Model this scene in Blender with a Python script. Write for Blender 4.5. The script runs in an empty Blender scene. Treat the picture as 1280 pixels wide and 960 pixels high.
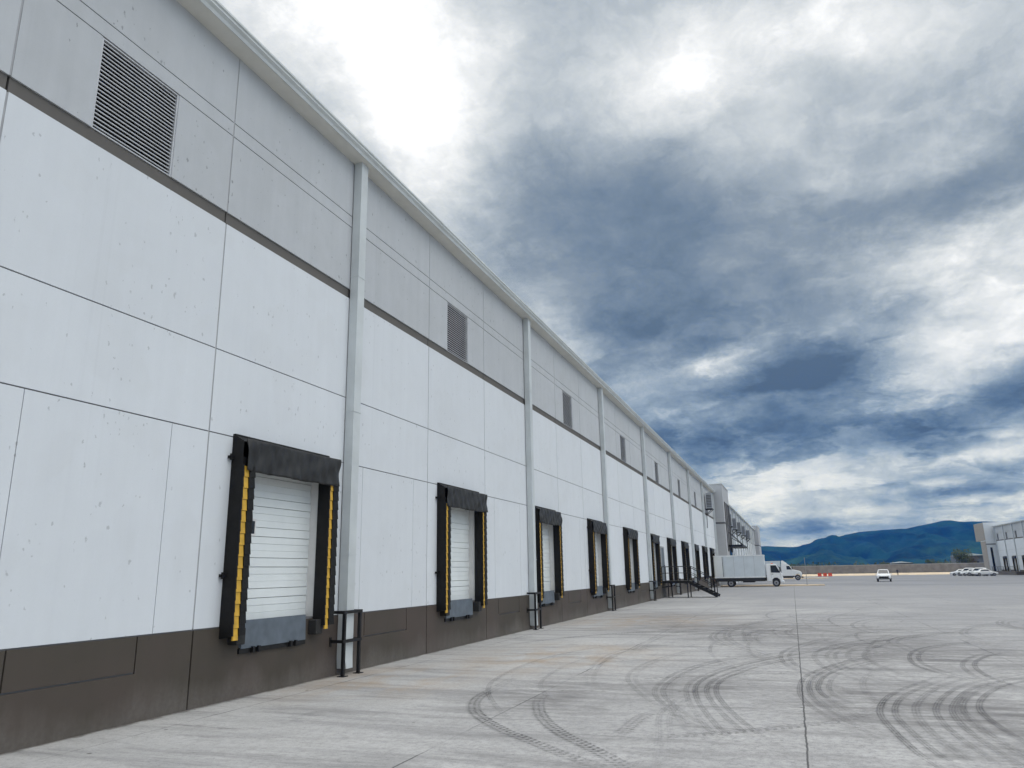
import bpy, bmesh, math, random
from mathutils import Vector, Matrix
random.seed(7)
R = math.radians
scene = bpy.context.scene
COL = scene.collection

# ------------------------------------------------------------------ camera
cd = bpy.data.cameras.new('camera'); cam = bpy.data.objects.new('camera', cd); COL.objects.link(cam)
scene.camera = cam
cd.sensor_width = 36; cd.lens = 932.7/1280*36; cd.clip_start = .05; cd.clip_end = 20000
PITCH, ROLL, YAW = R(14.183), R(-1.0646), R(19.794)
cy, sy, cp, sp = math.cos(YAW), math.sin(YAW), math.cos(PITCH), math.sin(PITCH)
fw = Vector((-sy*cp, cy*cp, sp)); rt = Vector((cy, sy, 0)); up = rt.cross(fw)
cr, sr = math.cos(ROLL), math.sin(ROLL)
r2 = cr*rt + sr*up; u2 = -sr*rt + cr*up
M = Matrix((r2, u2, -fw)).transposed().to_4x4(); M.translation = Vector((8.881, 0, 1.939))
cam.matrix_world = M

# ------------------------------------------------------------------ exposure
scene.render.engine = 'CYCLES'
vs = scene.view_settings
vs.view_transform = 'Standard'; vs.look = 'None'; vs.gamma = 1; vs.use_curve_mapping = False
vs.exposure = 0.0
scene.cycles.transparent_max_bounces = 24

# ------------------------------------------------------------------ sun (a soft glow behind the cloud over the warehouse roof)
SUN_AZ, SUN_EL = R(-38), R(64)
sl = bpy.data.lights.new('sun', 'SUN'); sl.energy = .8; sl.angle = R(40); sl.color = (1, .97, .92)
so = bpy.data.objects.new('sun', sl); COL.objects.link(so)
sd = Vector((math.sin(SUN_AZ)*math.cos(SUN_EL), math.cos(SUN_AZ)*math.cos(SUN_EL), math.sin(SUN_EL)))
so.rotation_euler = sd.to_track_quat('Z', 'Y').to_euler()

# ------------------------------------------------------------------ node helpers
class NT:
    def __init__(s, tree): s.t = tree
    def n(s, typ, **kw):
        nd = s.t.nodes.new(typ)
        for k, v in kw.items(): setattr(nd, k, v)
        return nd
    def l(s, a, b): s.t.links.new(a, b)
    def inp(s, sock, v):
        if isinstance(v, bpy.types.NodeSocket): s.l(v, sock)
        else: sock.default_value = v
    def math(s, op, a, b=0.0, c=None, clamp=False):
        nd = s.n('ShaderNodeMath', operation=op, use_clamp=clamp)
        s.inp(nd.inputs[0], a); s.inp(nd.inputs[1], b)
        if c is not None: s.inp(nd.inputs[2], c)
        return nd.outputs[0]
    def vmath(s, op, a, b=None):
        nd = s.n('ShaderNodeVectorMath', operation=op)
        s.inp(nd.inputs[0], a)
        if b is not None: s.inp(nd.inputs[1], b)
        return nd.outputs['Value'] if op in ('LENGTH', 'DOT_PRODUCT') else nd.outputs[0]
    def noise(s, vec, scale, detail=4, rough=.55, dist=0.0, col=False):
        nd = s.n('ShaderNodeTexNoise'); s.inp(nd.inputs['Vector'], vec)
        nd.inputs['Scale'].default_value = scale; nd.inputs['Detail'].default_value = detail
        nd.inputs['Roughness'].default_value = rough; nd.inputs['Distortion'].default_value = dist
        return nd.outputs['Color' if col else 'Fac']
    def mapr(s, v, a, b, c=0.0, d=1.0, smooth=False):
        nd = s.n('ShaderNodeMapRange'); nd.clamp = True
        if smooth: nd.interpolation_type = 'SMOOTHSTEP'
        s.inp(nd.inputs[0], v)
        for i, x in enumerate((a, b, c, d)): nd.inputs[i+1].default_value = x
        return nd.outputs[0]
    def mix(s, f, a, b, mode='MIX'):
        nd = s.n('ShaderNodeMix', data_type='RGBA', blend_type=mode)
        s.inp(nd.inputs[0], f)
        for i, x in ((6, a), (7, b)):
            if isinstance(x, bpy.types.NodeSocket): s.l(x, nd.inputs[i])
            else: nd.inputs[i].default_value = tuple(x)[:3] + (1,)
        return nd.outputs[2]
    def mapping(s, vec, loc=(0, 0, 0), rot=(0, 0, 0), scale=(1, 1, 1), typ='POINT'):
        nd = s.n('ShaderNodeMapping', vector_type=typ); s.inp(nd.inputs[0], vec)
        nd.inputs[1].default_value = loc; nd.inputs[2].default_value = rot; nd.inputs[3].default_value = scale
        return nd.outputs[0]
    def ramp(s, f, stops, interp='LINEAR'):
        nd = s.n('ShaderNodeValToRGB'); s.inp(nd.inputs[0], f); cr_ = nd.color_ramp; cr_.interpolation = interp
        while len(cr_.elements) < len(stops): cr_.elements.new(.5)
        for e, (p, c) in zip(cr_.elements, stops): e.position = p; e.color = tuple(c)[:3] + (1,)
        return nd.outputs[0]

def srgb(h):
    h = h.lstrip('#'); v = [int(h[i:i+2], 16)/255 for i in (0, 2, 4)]
    return tuple(x/12.92 if x <= .04045 else ((x+.055)/1.055)**2.4 for x in v)

# ------------------------------------------------------------------ sky
# broken storm cloud laid out by compass bearing and height above the horizon (radians):
# bearing, elevation, half widths, tilt, thickness (+ darker cloud, - brighter gap)
LOBES = [[-0.607, 0.692, 0.294, 0.119, -0.364, -0.55], [-0.435, 0.499, 0.133, 0.096, -0.639, -0.28], [-0.287, 0.353, 0.099, 0.049, -0.719, -0.15], [-0.071, 0.626, 0.16, 0.075, -0.183, -0.40], [0.129, 0.634, 0.116, 0.04, -0.286, -0.18], [0.071, 0.673, 0.284, 0.06, -0.303, -0.16], [-0.264, 0.623, 0.191, 0.08, -0.098, 0.02], [-0.226, 0.433, 0.248, 0.123, -0.556, 0.36], [-0.328, 0.499, 0.129, 0.088, -0.05, 0.1], [0.01, 0.378, 0.24, 0.087, -0.355, 0.22], [0.172, 0.421, 0.125, 0.042, 0.071, 0.28], [0.304, 0.443, 0.106, 0.043, 0.152, 0.25], [0.257, 0.359, 0.118, 0.072, 0.126, -0.26], [0.192, 0.261, 0.106, 0.074, 0.485, -0.22], [0.289, 0.27, 0.084, 0.069, -0.22, -0.2], [-0.121, 0.327, 0.155, 0.041, -0.245, 0.22], [0.042, 0.223, 0.105, 0.042, 0.026, 0.68], [-0.062, 0.274, 0.09, 0.023, 0.068, -0.18], [-0.148, 0.25, 0.114, 0.027, 0.058, -0.12], [-0.134, 0.155, 0.14, 0.038, 0.026, 0.30], [-0.013, 0.157, 0.139, 0.024, 0.061, 0.28], [0.16, 0.157, 0.096, 0.026, 0.043, 0.42], [0.269, 0.193, 0.079, 0.036, 0.147, 0.5], [-0.01, 0.195, 0.08, 0.014, 0.05, -0.2], [0.236, 0.126, 0.066, 0.018, 0.096, -0.25], [0.036, 0.08, 0.138, 0.029, 0.035, -0.30], [-0.048, 0.099, 0.076, 0.022, -0.053, -0.15], [0.177, 0.104, 0.085, 0.013, 0.072, 0.25], [0.181, 0.074, 0.069, 0.011, 0.032, 0.3], [0.225, 0.055, 0.066, 0.012, 0.141, -0.3], [-0.001, 0.043, 0.081, 0.012, 0.018, 0.4], [0.069, 0.056, 0.068, 0.01, -0.046, -0.3], [-0.095, 0.127, 0.04, 0.021, -0.053, 0.2], [0.084, 0.179, 0.053, 0.01, -0.105, -0.15], [-0.279, 0.257, 0.065, 0.054, -0.726, 0.1]]
world = bpy.data.worlds.new('World'); scene.world = world; world.use_nodes = True
w = NT(world.node_tree); world.node_tree.nodes.clear()
dirv = w.n('ShaderNodeTexCoord').outputs['Generated']
sx = w.n('ShaderNodeSeparateXYZ'); w.l(dirv, sx.inputs[0])
X, Y, Z = sx.outputs
el = w.math('ARCSINE', Z); az = w.math('ARCTAN2', X, Y)
zz = w.math('MAXIMUM', Z, 0.0); inv = w.math('DIVIDE', 1.45, w.math('ADD', zz, .27))
cmb = w.n('ShaderNodeCombineXYZ'); w.l(w.math('MULTIPLY', X, inv), cmb.inputs[0]); w.l(w.math('MULTIPLY', Y, inv), cmb.inputs[1])
plane = cmb.outputs[0]                                     # position on the cloud deck
ae = w.n('ShaderNodeCombineXYZ'); w.l(az, ae.inputs[0]); w.l(el, ae.inputs[1])
warp = w.noise(plane, 1.3, 9, .62, .2, True)
wv = w.vmath('SUBTRACT', warp, (.5, .5, .5))
wscale = w.math('ADD', w.math('MULTIPLY', zz, .55), .016)
wn = w.n('ShaderNodeVectorMath', operation='SCALE'); w.l(wv, wn.inputs[0]); w.l(wscale, wn.inputs['Scale'])
pos = w.vmath('ADD', ae.outputs[0], wn.outputs[0])
D = None
for (a, e, ra, re, rot, amp) in LOBES:
    q = w.mapping(pos, (a, e, 0), (0, 0, rot), (ra*1.15, re*1.15, 1), 'TEXTURE')
    m = w.mapr(w.vmath('LENGTH', q), 0, 1.35, amp, 0.0, True)
    D = m if D is None else w.math('ADD', D, m)
n1 = w.noise(plane, 1.1, 10, .62, .25)
n2 = w.noise(w.mapping(plane, (3, 1, 0), (0, 0, R(30)), (1.5, .8, 1)), 2.6, 10, .66, .2)
wp2 = w.vmath('ADD', plane, w.vmath('MULTIPLY', w.vmath('SUBTRACT', w.noise(plane, 3.5, 6, .6, 0, True), (.5, .5, .5)), (.45, .45, 0)))
n3 = w.noise(w.mapping(wp2, (0, 0, 0), (0, 0, R(-25)), (.6, 1.3, 1)), 4.5, 8, .62, 0)
puff = w.math('ABSOLUTE', w.math('SUBTRACT', w.noise(wp2, 2.1, 8, .6), .5))       # billow edges
base = w.mapr(el, .0, .75, .44, .32)
D = w.math('ADD', D, base)
D = w.math('ADD', D, w.math('MULTIPLY', w.math('SUBTRACT', n1, .5), .55))
soft = w.mapr(el, .25, .65, 1.0, .55, True)                       # overhead the deck is smoother
D = w.math('ADD', D, w.math('MULTIPLY', w.math('MULTIPLY', w.math('SUBTRACT', n2, .5), .72), soft))
D = w.math('ADD', D, w.math('MULTIPLY', w.math('MULTIPLY', w.math('SUBTRACT', n3, .5), .42), soft))
D = w.math('ADD', D, w.math('MULTIPLY', w.math('SUBTRACT', puff, .09), -1.0))
hard = w.noise(w.vmath('ADD', wp2, (9, 4, 0)), 1.5, 9, .6, .3)                     # cloud banks with firm lit rims
D = w.math('ADD', D, w.math('MULTIPLY', w.math('SUBTRACT', w.mapr(hard, .44, .56, 0, 1, True), .5), w.mapr(el, .14, .44, .26, .03, True)))
D = w.math('ADD', w.math('MULTIPLY', D, .92), .03)
hi = w.ramp(D, [(0, (1.12, 1.13, 1.14)), (.12, srgb('#eff2f4')), (.28, srgb('#ced5da')), (.45, srgb('#aab5bf')), (.62, srgb('#8c9aa8')), (.80, srgb('#75879a')), (1, srgb('#5f7387'))])
lo = w.ramp(D, [(0, srgb('#eff2f6')), (.2, srgb('#d8dfe6')), (.36, srgb('#b7c3cf')), (.52, srgb('#92a5b9')), (.7, srgb('#70869e')), (.86, srgb('#566f8b')), (1, srgb('#465c76'))])
clouds = w.mix(w.mapr(el, .14, .40, 0, 1, True), lo, hi)
# out-of-frame sky overhead and to both sides, boosted to light walls and ground
bright = w.mapr(w.vmath('DOT_PRODUCT', dirv, tuple(Vector((.42, -.12, .90)).normalized())), .62, 1.0, 0.0, 1.0, True)
side = w.mapr(w.vmath('DOT_PRODUCT', dirv, tuple(Vector((.95, -.10, .35)).normalized())), .55, 1.0, 0.0, 1.3, True)
side2 = w.mapr(w.vmath('DOT_PRODUCT', dirv, tuple(Vector((-.95, -.15, .22)).normalized())), .60, 1.0, 0.0, 1.5, True)
side = w.math('ADD', side, side2)
gain = w.math('ADD', w.math('ADD', side, w.math('MULTIPLY', bright, 3.0)), w.mapr(Y, -.1, -.9, 1.0, 1.25))
clouds = w.mix(bright, clouds, w.mix(1.0, clouds, (1.12, 1.0, .91), 'MULTIPLY'))
sky = w.n('ShaderNodeTexSky', sky_type='NISHITA'); sky.sun_disc = False
sky.sun_elevation = SUN_EL; sky.sun_rotation = SUN_AZ
b1 = w.n('ShaderNodeBackground'); w.l(sky.outputs[0], b1.inputs[0]); b1.inputs[1].default_value = .08
b2 = w.n('ShaderNodeBackground'); w.l(clouds, b2.inputs[0]); w.l(gain, b2.inputs[1])
mx = w.n('ShaderNodeMixShader'); mx.inputs[0].default_value = .94
w.l(b1.outputs[0], mx.inputs[1]); w.l(b2.outputs[0], mx.inputs[2])
wo = w.n('ShaderNodeOutputWorld'); w.l(mx.outputs[0], wo.inputs[0])
world.cycles.sampling_method = 'MANUAL'; world.cycles.sample_map_resolution = 512

# ------------------------------------------------------------------ materials
MATS = {}
def new_mat(name):
    m = bpy.data.materials.new(name); m.use_nodes = True
    t = NT(m.node_tree); bs = m.node_tree.nodes['Principled BSDF']
    MATS[name] = m
    return m, t, bs
def simple(name, col, rough=.6, metal=0.0, var=.12, scale=3.0, bump=0.0, spec=.5):
    m, t, bs = new_mat(name)
    oc = t.n('ShaderNodeTexCoord').outputs['Object']
    nz = t.noise(oc, scale, 6, .6)
    c = t.mix(t.mapr(nz, .3, .7), tuple(x*(1-var) for x in col), tuple(min(1, x*(1+var)) for x in col))
    t.l(c, bs.inputs['Base Color'])
    t.l(t.mapr(t.noise(oc, scale*4, 4), .3, .7, max(.02, rough-.08), min(1, rough+.08)), bs.inputs['Roughness'])
    bs.inputs['Metallic'].default_value = metal; bs.inputs['Specular IOR Level'].default_value = spec
    if bump:
        b = t.n('ShaderNodeBump'); b.inputs['Strength'].default_value = bump; b.inputs['Distance'].default_value = .01
        t.l(t.noise(oc, scale*8, 5), b.inputs['Height']); t.l(b.outputs[0], bs.inputs['Normal'])
    return m
def concrete_wall(name, col, pits=.5, blot=.07, rough=.85):
    m, t, bs = new_mat(name)
    oc = t.n('ShaderNodeTexCoord').outputs['Object']
    n1 = t.noise(oc, .35, 5, .6); n2 = t.noise(oc, 2.2, 6, .6); n3 = t.noise(oc, 30, 3, .6)
    st = t.noise(t.mapping(oc, scale=(1, 3, .12)), 1.4, 5, .6)
    f = t.math('ADD', t.math('MULTIPLY', n1, .4), t.math('ADD', t.math('MULTIPLY', n2, .3), t.math('MULTIPLY', st, .3)))
    c = t.mix(t.mapr(f, .35, .65), tuple(x*(1-blot) for x in col), tuple(x*(1+blot*.6) for x in col))
    c = t.mix(t.mapr(n3, .35, .65, 0, .05), c, tuple(x*.7 for x in col))
    cell = t.n('ShaderNodeTexWhiteNoise', noise_dimensions='2D')     # every panel cast a shade apart
    sp_ = t.n('ShaderNodeSeparateXYZ'); t.l(oc, sp_.inputs[0])
    cx_ = t.n('ShaderNodeCombineXYZ'); t.l(t.math('FLOOR', t.math('DIVIDE', t.math('SUBTRACT', sp_.outputs[1], 9.765), 4.068)), cx_.inputs[0])
    t.l(t.math('ADD', t.math('GREATER_THAN', sp_.outputs[2], 4.309), t.math('GREATER_THAN', sp_.outputs[2], 5.751)), cx_.inputs[1]); t.l(cx_.outputs[0], cell.inputs[0])
    c = t.mix(t.mapr(cell.outputs[0], 0, 1, 0, .14), c, tuple(x*.68 for x in col))
    patch = t.mapr(t.noise(t.mapping(oc, (4, 9, 2)), .8, 3, .5), .56, .60, 0, .10)
    c = t.mix(patch, c, (col[0]*.80, col[1]*.78, col[2]*.75))
    run = t.math('MULTIPLY', t.mapr(t.noise(t.mapping(oc, scale=(1, 5, .05)), 1.1, 5, .6), .58, .74, 0, .12), t.mapr(t.noise(oc, .3, 3), .42, .6))
    c = t.mix(run, c, tuple(x*.55 for x in col))
    # air-bubble pits and scuffs, clustered
    pv_ = t.vmath('ADD', t.mapping(oc, scale=(1, 1, .55)), t.vmath('MULTIPLY', t.vmath('SUBTRACT', t.noise(oc, 12, 4, .65, 0, True), (.5, .5, .5)), (.09, .09, .09)))
    clus = t.mapr(t.noise(oc, .55, 4, .6), .44, .66, .012, .22)
    for sc, k in ((6.5, .17), (14, .24)):
        vo = t.n('ShaderNodeTexVoronoi'); vo.inputs['Scale'].default_value = sc; t.l(pv_, vo.inputs['Vector'])
        sep = t.n('ShaderNodeSeparateColor'); t.l(vo.outputs['Color'], sep.inputs[0])
        pick = t.math('LESS_THAN', sep.outputs[0], clus)
        dab = t.mapr(t.math('SUBTRACT', vo.outputs['Distance'], t.math('MULTIPLY', sep.outputs[1], k)), -.05, .02, 1, 0)
        c = t.mix(t.math('MULTIPLY', t.math('MULTIPLY', dab, pick), min(1, pits*.5)), c, tuple(x*.38 for x in col))
    if name == 'plinth_paint':                                   # cement dust splashed up from the yard, in patches; pinkish repainted areas
        sz_ = t.n('ShaderNodeSeparateXYZ'); t.l(oc, sz_.inputs[0])
        hgt = t.math('SUBTRACT', sz_.outputs[2], t.math('MULTIPLY', t.mapr(t.noise(t.mapping(oc, scale=(1, 1, .2)), .7, 6, .65), .3, .7), .62))
        c = t.mix(t.math('MULTIPLY', t.mapr(hgt, -.30, .12, .42, 0), t.mapr(t.noise(oc, 14, 5, .7), .3, .7, .5, 1)), c, (.23, .215, .20))
        c = t.mix(t.mapr(t.noise(oc, .35, 3), .45, .62, 0, .45), c, (.085, .062, .056))
    t.l(c, bs.inputs['Base Color']); bs.inputs['Roughness'].default_value = rough
    bs.inputs['Specular IOR Level'].default_value = .3
    b = t.n('ShaderNodeBump'); b.inputs['Strength'].default_value = .12; b.inputs['Distance'].default_value = .006
    t.l(t.noise(oc, 14, 6, .65), b.inputs['Height']); t.l(b.outputs[0], bs.inputs['Normal'])
    return m
concrete_wall('white_wall', (.645, .672, .705), .9, .05)
concrete_wall('grey_wall', (.475, .493, .515), 1.3, .09)
concrete_wall('tower_grey', (.42, .43, .45), .6, .08)
concrete_wall('plinth_paint', (.068, .057, .046), .5, .10, .62)
concrete_wall('band_paint', (.125, .117, .110), .3, .10)
simple('joint_dark', (.10, .10, .105), .9)
simple('joint_light', (.34, .345, .36), .9)
simple('metal_trim', (.57, .60, .60), .45, 0, .10, 1.0)
simple('soffit', (.66, .65, .60), .6, 0, .05)
simple('downspout_paint', (.52, .55, .56), .42, 0, .10, 1.2)
simple('roof_sheet', (.6, .62, .63), .5)
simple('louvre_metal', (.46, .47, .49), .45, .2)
simple('louvre_shaded', (.028, .028, .032), .7)  # louvre metal with the shade between blades put into its colour
simple('dark_void', (.012, .013, .016), .9)
simple('black_steel', (.010, .010, .011), .5, 0, .3, 3, 0, .3)
simple('black_vinyl', (.009, .0085, .0085), .6, 0, .3, 6, .5, .25)
simple('curtain_vinyl', (.013, .013, .0135), .5, 0, .45, 5, .5, .45)
simple('yellow_vinyl', (.56, .33, .035), .55, 0, .2, 7)
simple('door_white', (.72, .755, .76), .42, 0, .04, 2)
simple('jamb_white', (.66, .65, .64), .55, 0, .08)
simple('leveler_steel', (.125, .15, .18), .5, .3, .2, 5)
simple('glass_dark', (.015, .02, .028), .08, 0, .1)
simple('rubber', (.018, .018, .018), .8)
simple('wheel_steel', (.3, .3, .32), .45, .5)
simple('car_white', (.78, .79, .80), .25, 0, .03)
simple('truck_box', (.57, .62, .66), .42, 0, .06, 1.2)
simple('truck_panel', (.66, .68, .68), .42, 0, .05, 1.2)
simple('truck_rail', (.72, .74, .75), .4)
simple('chassis', (.022, .022, .024), .7)
simple('headlight', (.6, .63, .66), .12)
simple('tail_red', (.4, .02, .015), .3)
simple('marker_orange', (.7, .13, .03), .4)
simple('barrier_orange', (.55, .06, .02), .5)
simple('cooler_grey', (.30, .32, .35), .55)
simple('kerb_sand', (.58, .47, .34), .85, 0, .25, .5)
simple('block_wall', (.20, .19, .185), .9, 0, .25, .6, .3)
simple('shed_roof', (.55, .57, .6), .5)
simple('shed_wall', (.14, .15, .17), .8)
simple('bark', (.07, .05, .035), .9, 0, .3)
simple('tan_wall', (.30, .275, .25), .85, 0, .08)
simple('cloth_dark', (.03, .032, .05), .9)
simple('skin', (.35, .2, .14), .6)
simple('pole_grey', (.25, .26, .27), .5, .3)
simple('lining_white', (.7, .7, .68), .7)

def leaf_mat(name, a, b):
    m, t, bs = new_mat(name)
    oc = t.n('ShaderNodeTexCoord').outputs['Object']
    t.l(t.mix(t.mapr(t.noise(oc, .8, 4), .35, .65), a, b), bs.inputs['Base Color']); bs.inputs['Roughness'].default_value = .8
leaf_mat('leaves', (.022, .035, .014), (.06, .085, .035))
leaf_mat('leaves_dry', (.05, .035, .018), (.09, .07, .03))

def ground_mat():
    m, t, bs = new_mat('yard_concrete')
    oc = t.n('ShaderNodeTexCoord').outputs['Object']
    s = t.n('ShaderNodeSeparateXYZ'); t.l(oc, s.inputs[0]); x, y, _ = s.outputs
    big = t.noise(oc, .10, 6, .6, .4); mid = t.noise(oc, .7, 7, .65, .3); fine = t.noise(oc, 9, 6, .7); grit = t.noise(oc, 60, 3, .7)
    c = t.mix(t.mapr(mid, .3, .7), (.315, .314, .316), (.49, .488, .486))
    c = t.mix(t.mapr(big, .42, .62, 0, .5), c, (.25, .25, .26))
    c = t.mix(t.mapr(fine, .42, .66, 0, .62), c, (.17, .168, .17))
    c = t.mix(t.mapr(grit, .5, .72, 0, .50), c, (.58, .575, .565))
    # pale cement laitance near the building, grime streaks dragged across the yard
    near = t.mapr(t.math('ADD', x, t.math('MULTIPLY', t.math('SUBTRACT', big, .5), 4)), .5, 7.5, .42, 0)
    c = t.mix(near, c, (.56, .55, .53))
    drag = t.noise(t.mapping(oc, (0, 0, 0), (0, 0, R(12)), (.22, 1.5, 1)), 1.1, 8, .68, .5)
    c = t.mix(t.mapr(drag, .47, .68, 0, .66), c, (.17, .167, .17))
    salt = t.noise(oc, 26, 4, .75)
    c = t.mix(t.mapr(salt, .54, .68, 0, .55), c, (.13, .128, .13))
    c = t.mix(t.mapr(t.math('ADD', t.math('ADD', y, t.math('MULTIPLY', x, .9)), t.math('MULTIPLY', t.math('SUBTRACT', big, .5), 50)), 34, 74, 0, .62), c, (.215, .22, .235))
    drag2 = t.noise(t.mapping(oc, (7, 3, 0), (0, 0, R(-20)), (.5, 2.4, 1)), 1.7, 8, .7, .4)
    zone = t.mapr(t.noise(oc, .16, 3), .42, .62)
    c = t.mix(t.math('MULTIPLY', t.mapr(drag2, .53, .70, 0, .7), zone), c, (.13, .125, .125))
    # rusty washed-out soil by the first downspout and further along the dock
    st = t.noise(t.mapping(oc, scale=(1, .6, 1)), .9, 6, .65, .5)
    for (px, py, r_) in ((1.3, 13.2, 2.6), (3.4, 18, 3.6), (3.2, 31, 5)):
        dd = t.vmath('LENGTH', t.mapping(oc, (px, py, 0), (0, 0, 0), (r_, r_*1.3, 1e5), 'TEXTURE'))
        f = t.math('MULTIPLY', t.mapr(dd, .1, 1, 1, 0, True), t.mapr(st, .40, .62, 0, .68))
        c = t.mix(f, c, (.35, .265, .18))
    for (px, py, r_) in ((5.2, 27.5, 4.5), (3.6, 34, 4), (5, 12.5, 2.2), (9.8, 13.0, 2.4), (11.6, 12.0, 2.2), (8.6, 26, 5), (11.5, 20, 4), (7.2, 14, 1.6), (12.5, 9.5, 2.2)):
        dd = t.vmath('LENGTH', t.mapping(oc, (px, py, 0), (0, 0, 0), (r_, r_*1.4, 1e5), 'TEXTURE'))
        f = t.math('MULTIPLY', t.mapr(dd, .1, 1, 1, 0, True), t.mapr(t.noise(t.mapping(oc, scale=(.5, 1.6, 1)), 1.8, 8, .7), .38, .60, 0, .72))
        c = t.mix(f, c, (.125, .12, .122))
    # sawn joints: lanes along the wall 4.1 m apart, cross joints 6 m apart
    wob = t.math('MULTIPLY', t.math('SUBTRACT', t.noise(oc, 2.5, 4), .5), .05)
    def joint(v, off, step, wd):
        k = t.math('PINGPONG', t.math('ADD', t.math('ADD', v, off), wob), step/2)
        return t.mapr(k, wd*.4, wd, 1, 0)
    jx = t.math('MULTIPLY', joint(x, -8.83, 4.05, .015), t.mapr(t.math('ADD', t.noise(oc, .6, 3), t.mapr(t.math('ABSOLUTE', t.math('SUBTRACT', x, 8.83)), 0, 2, .22, 0)), .42, .62, .15, .9))
    jy = t.math('MULTIPLY', joint(y, -3.5, 6.1, .012), t.mapr(t.noise(oc, .5, 3), .48, .66, 0, .5))
    j = t.math('MAXIMUM', jx, jy)
    c = t.mix(j, c, (.06, .06, .062))
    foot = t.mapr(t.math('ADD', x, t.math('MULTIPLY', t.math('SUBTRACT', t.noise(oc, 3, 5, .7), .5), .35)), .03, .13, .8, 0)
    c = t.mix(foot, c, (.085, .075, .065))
    crk = t.n('ShaderNodeTexVoronoi', feature='DISTANCE_TO_EDGE'); crk.inputs['Scale'].default_value = .16
    t.l(t.vmath('ADD', oc, t.vmath('MULTIPLY', t.noise(oc, .9, 7, .7, 0, True), (1.6, 1.6, 0))), crk.inputs['Vector'])
    c = t.mix(t.math('MULTIPLY', t.mapr(crk.outputs['Distance'], .0008, .0026, .55, 0), t.mapr(t.noise(oc, .2, 2), .5, .58)), c, (.09, .088, .086))
    oil = t.mapr(t.noise(t.mapping(oc, (11, 2, 0)), .55, 4, .55), .66, .74, 0, .45)
    c = t.mix(oil, c, (.10, .098, .10))
    # specks of dropped debris
    vo = t.n('ShaderNodeTexVoronoi'); vo.inputs['Scale'].default_value = 1.3; t.l(oc, vo.inputs['Vector'])
    c = t.mix(t.mapr(vo.outputs['Distance'], .025, .05, .75, 0), c, (.05, .045, .04))
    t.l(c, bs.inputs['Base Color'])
    t.l(t.mapr(mid, .3, .7, .78, .9), bs.inputs['Roughness']); bs.inputs['Specular IOR Level'].default_value = .3
    b = t.n('ShaderNodeBump'); b.inputs['Strength'].default_value = .35; b.inputs['Distance'].default_value = .012
    t.l(t.math('SUBTRACT', t.math('ADD', fine, t.math('MULTIPLY', grit, .5)), t.math('MULTIPLY', j, 1.2)), b.inputs['Height']); t.l(b.outputs[0], bs.inputs['Normal'])
ground_mat()
def asphalt_mat():
    m, t, bs = new_mat('asphalt')
    oc = t.n('ShaderNodeTexCoord').outputs['Object']
    c = t.mix(t.mapr(t.noise(oc, .05, 6, .6), .35, .65), (.17, .175, .19), (.235, .24, .255))
    c = t.mix(t.mapr(t.noise(t.mapping(oc, scale=(.1, .6, 1)), .5, 6, .65), .48, .68, 0, .6), c, (.125, .13, .14))
    c = t.mix(t.mapr(t.noise(t.mapping(oc, (5, 5, 0), scale=(.05, .5, 1)), .4, 5, .65), .58, .68, 0, .5), c, (.40, .40, .40))
    t.l(c, bs.inputs['Base Color']); bs.inputs['Roughness'].default_value = .85
asphalt_mat()
def earth_mat():
    m, t, bs = new_mat('earth')
    oc = t.n('ShaderNodeTexCoord').outputs['Object']
    c = t.mix(t.mapr(t.noise(oc, .01, 6, .6), .4, .6), (.05, .075, .03), (.13, .12, .07))
    t.l(c, bs.inputs['Base Color']); bs.inputs['Roughness'].default_value = .95
earth_mat()
def mountain_mat():
    m, t, bs = new_mat('forest_slope')
    oc = t.n('ShaderNodeTexCoord').outputs['Object']
    c = t.mix(t.mapr(t.noise(t.mapping(oc, scale=(1, .4, 1)), .016, 9, .7), .40, .60), (.002, .012, .014), (.010, .040, .030))
    s = t.n('ShaderNodeSeparateXYZ'); t.l(oc, s.inputs[0])
    meadow = t.math('MULTIPLY', t.mapr(s.outputs[2], 75, 15, 0, 1), t.mapr(t.noise(t.mapping(oc, scale=(1, .5, 1)), .008, 6, .6), .50, .66))
    c = t.mix(meadow, c, (.030, .075, .03))
    t.l(c, bs.inputs['Base Color']); bs.inputs['Roughness'].default_value = 1; bs.inputs['Specular IOR Level'].default_value = .05
mountain_mat()
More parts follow.
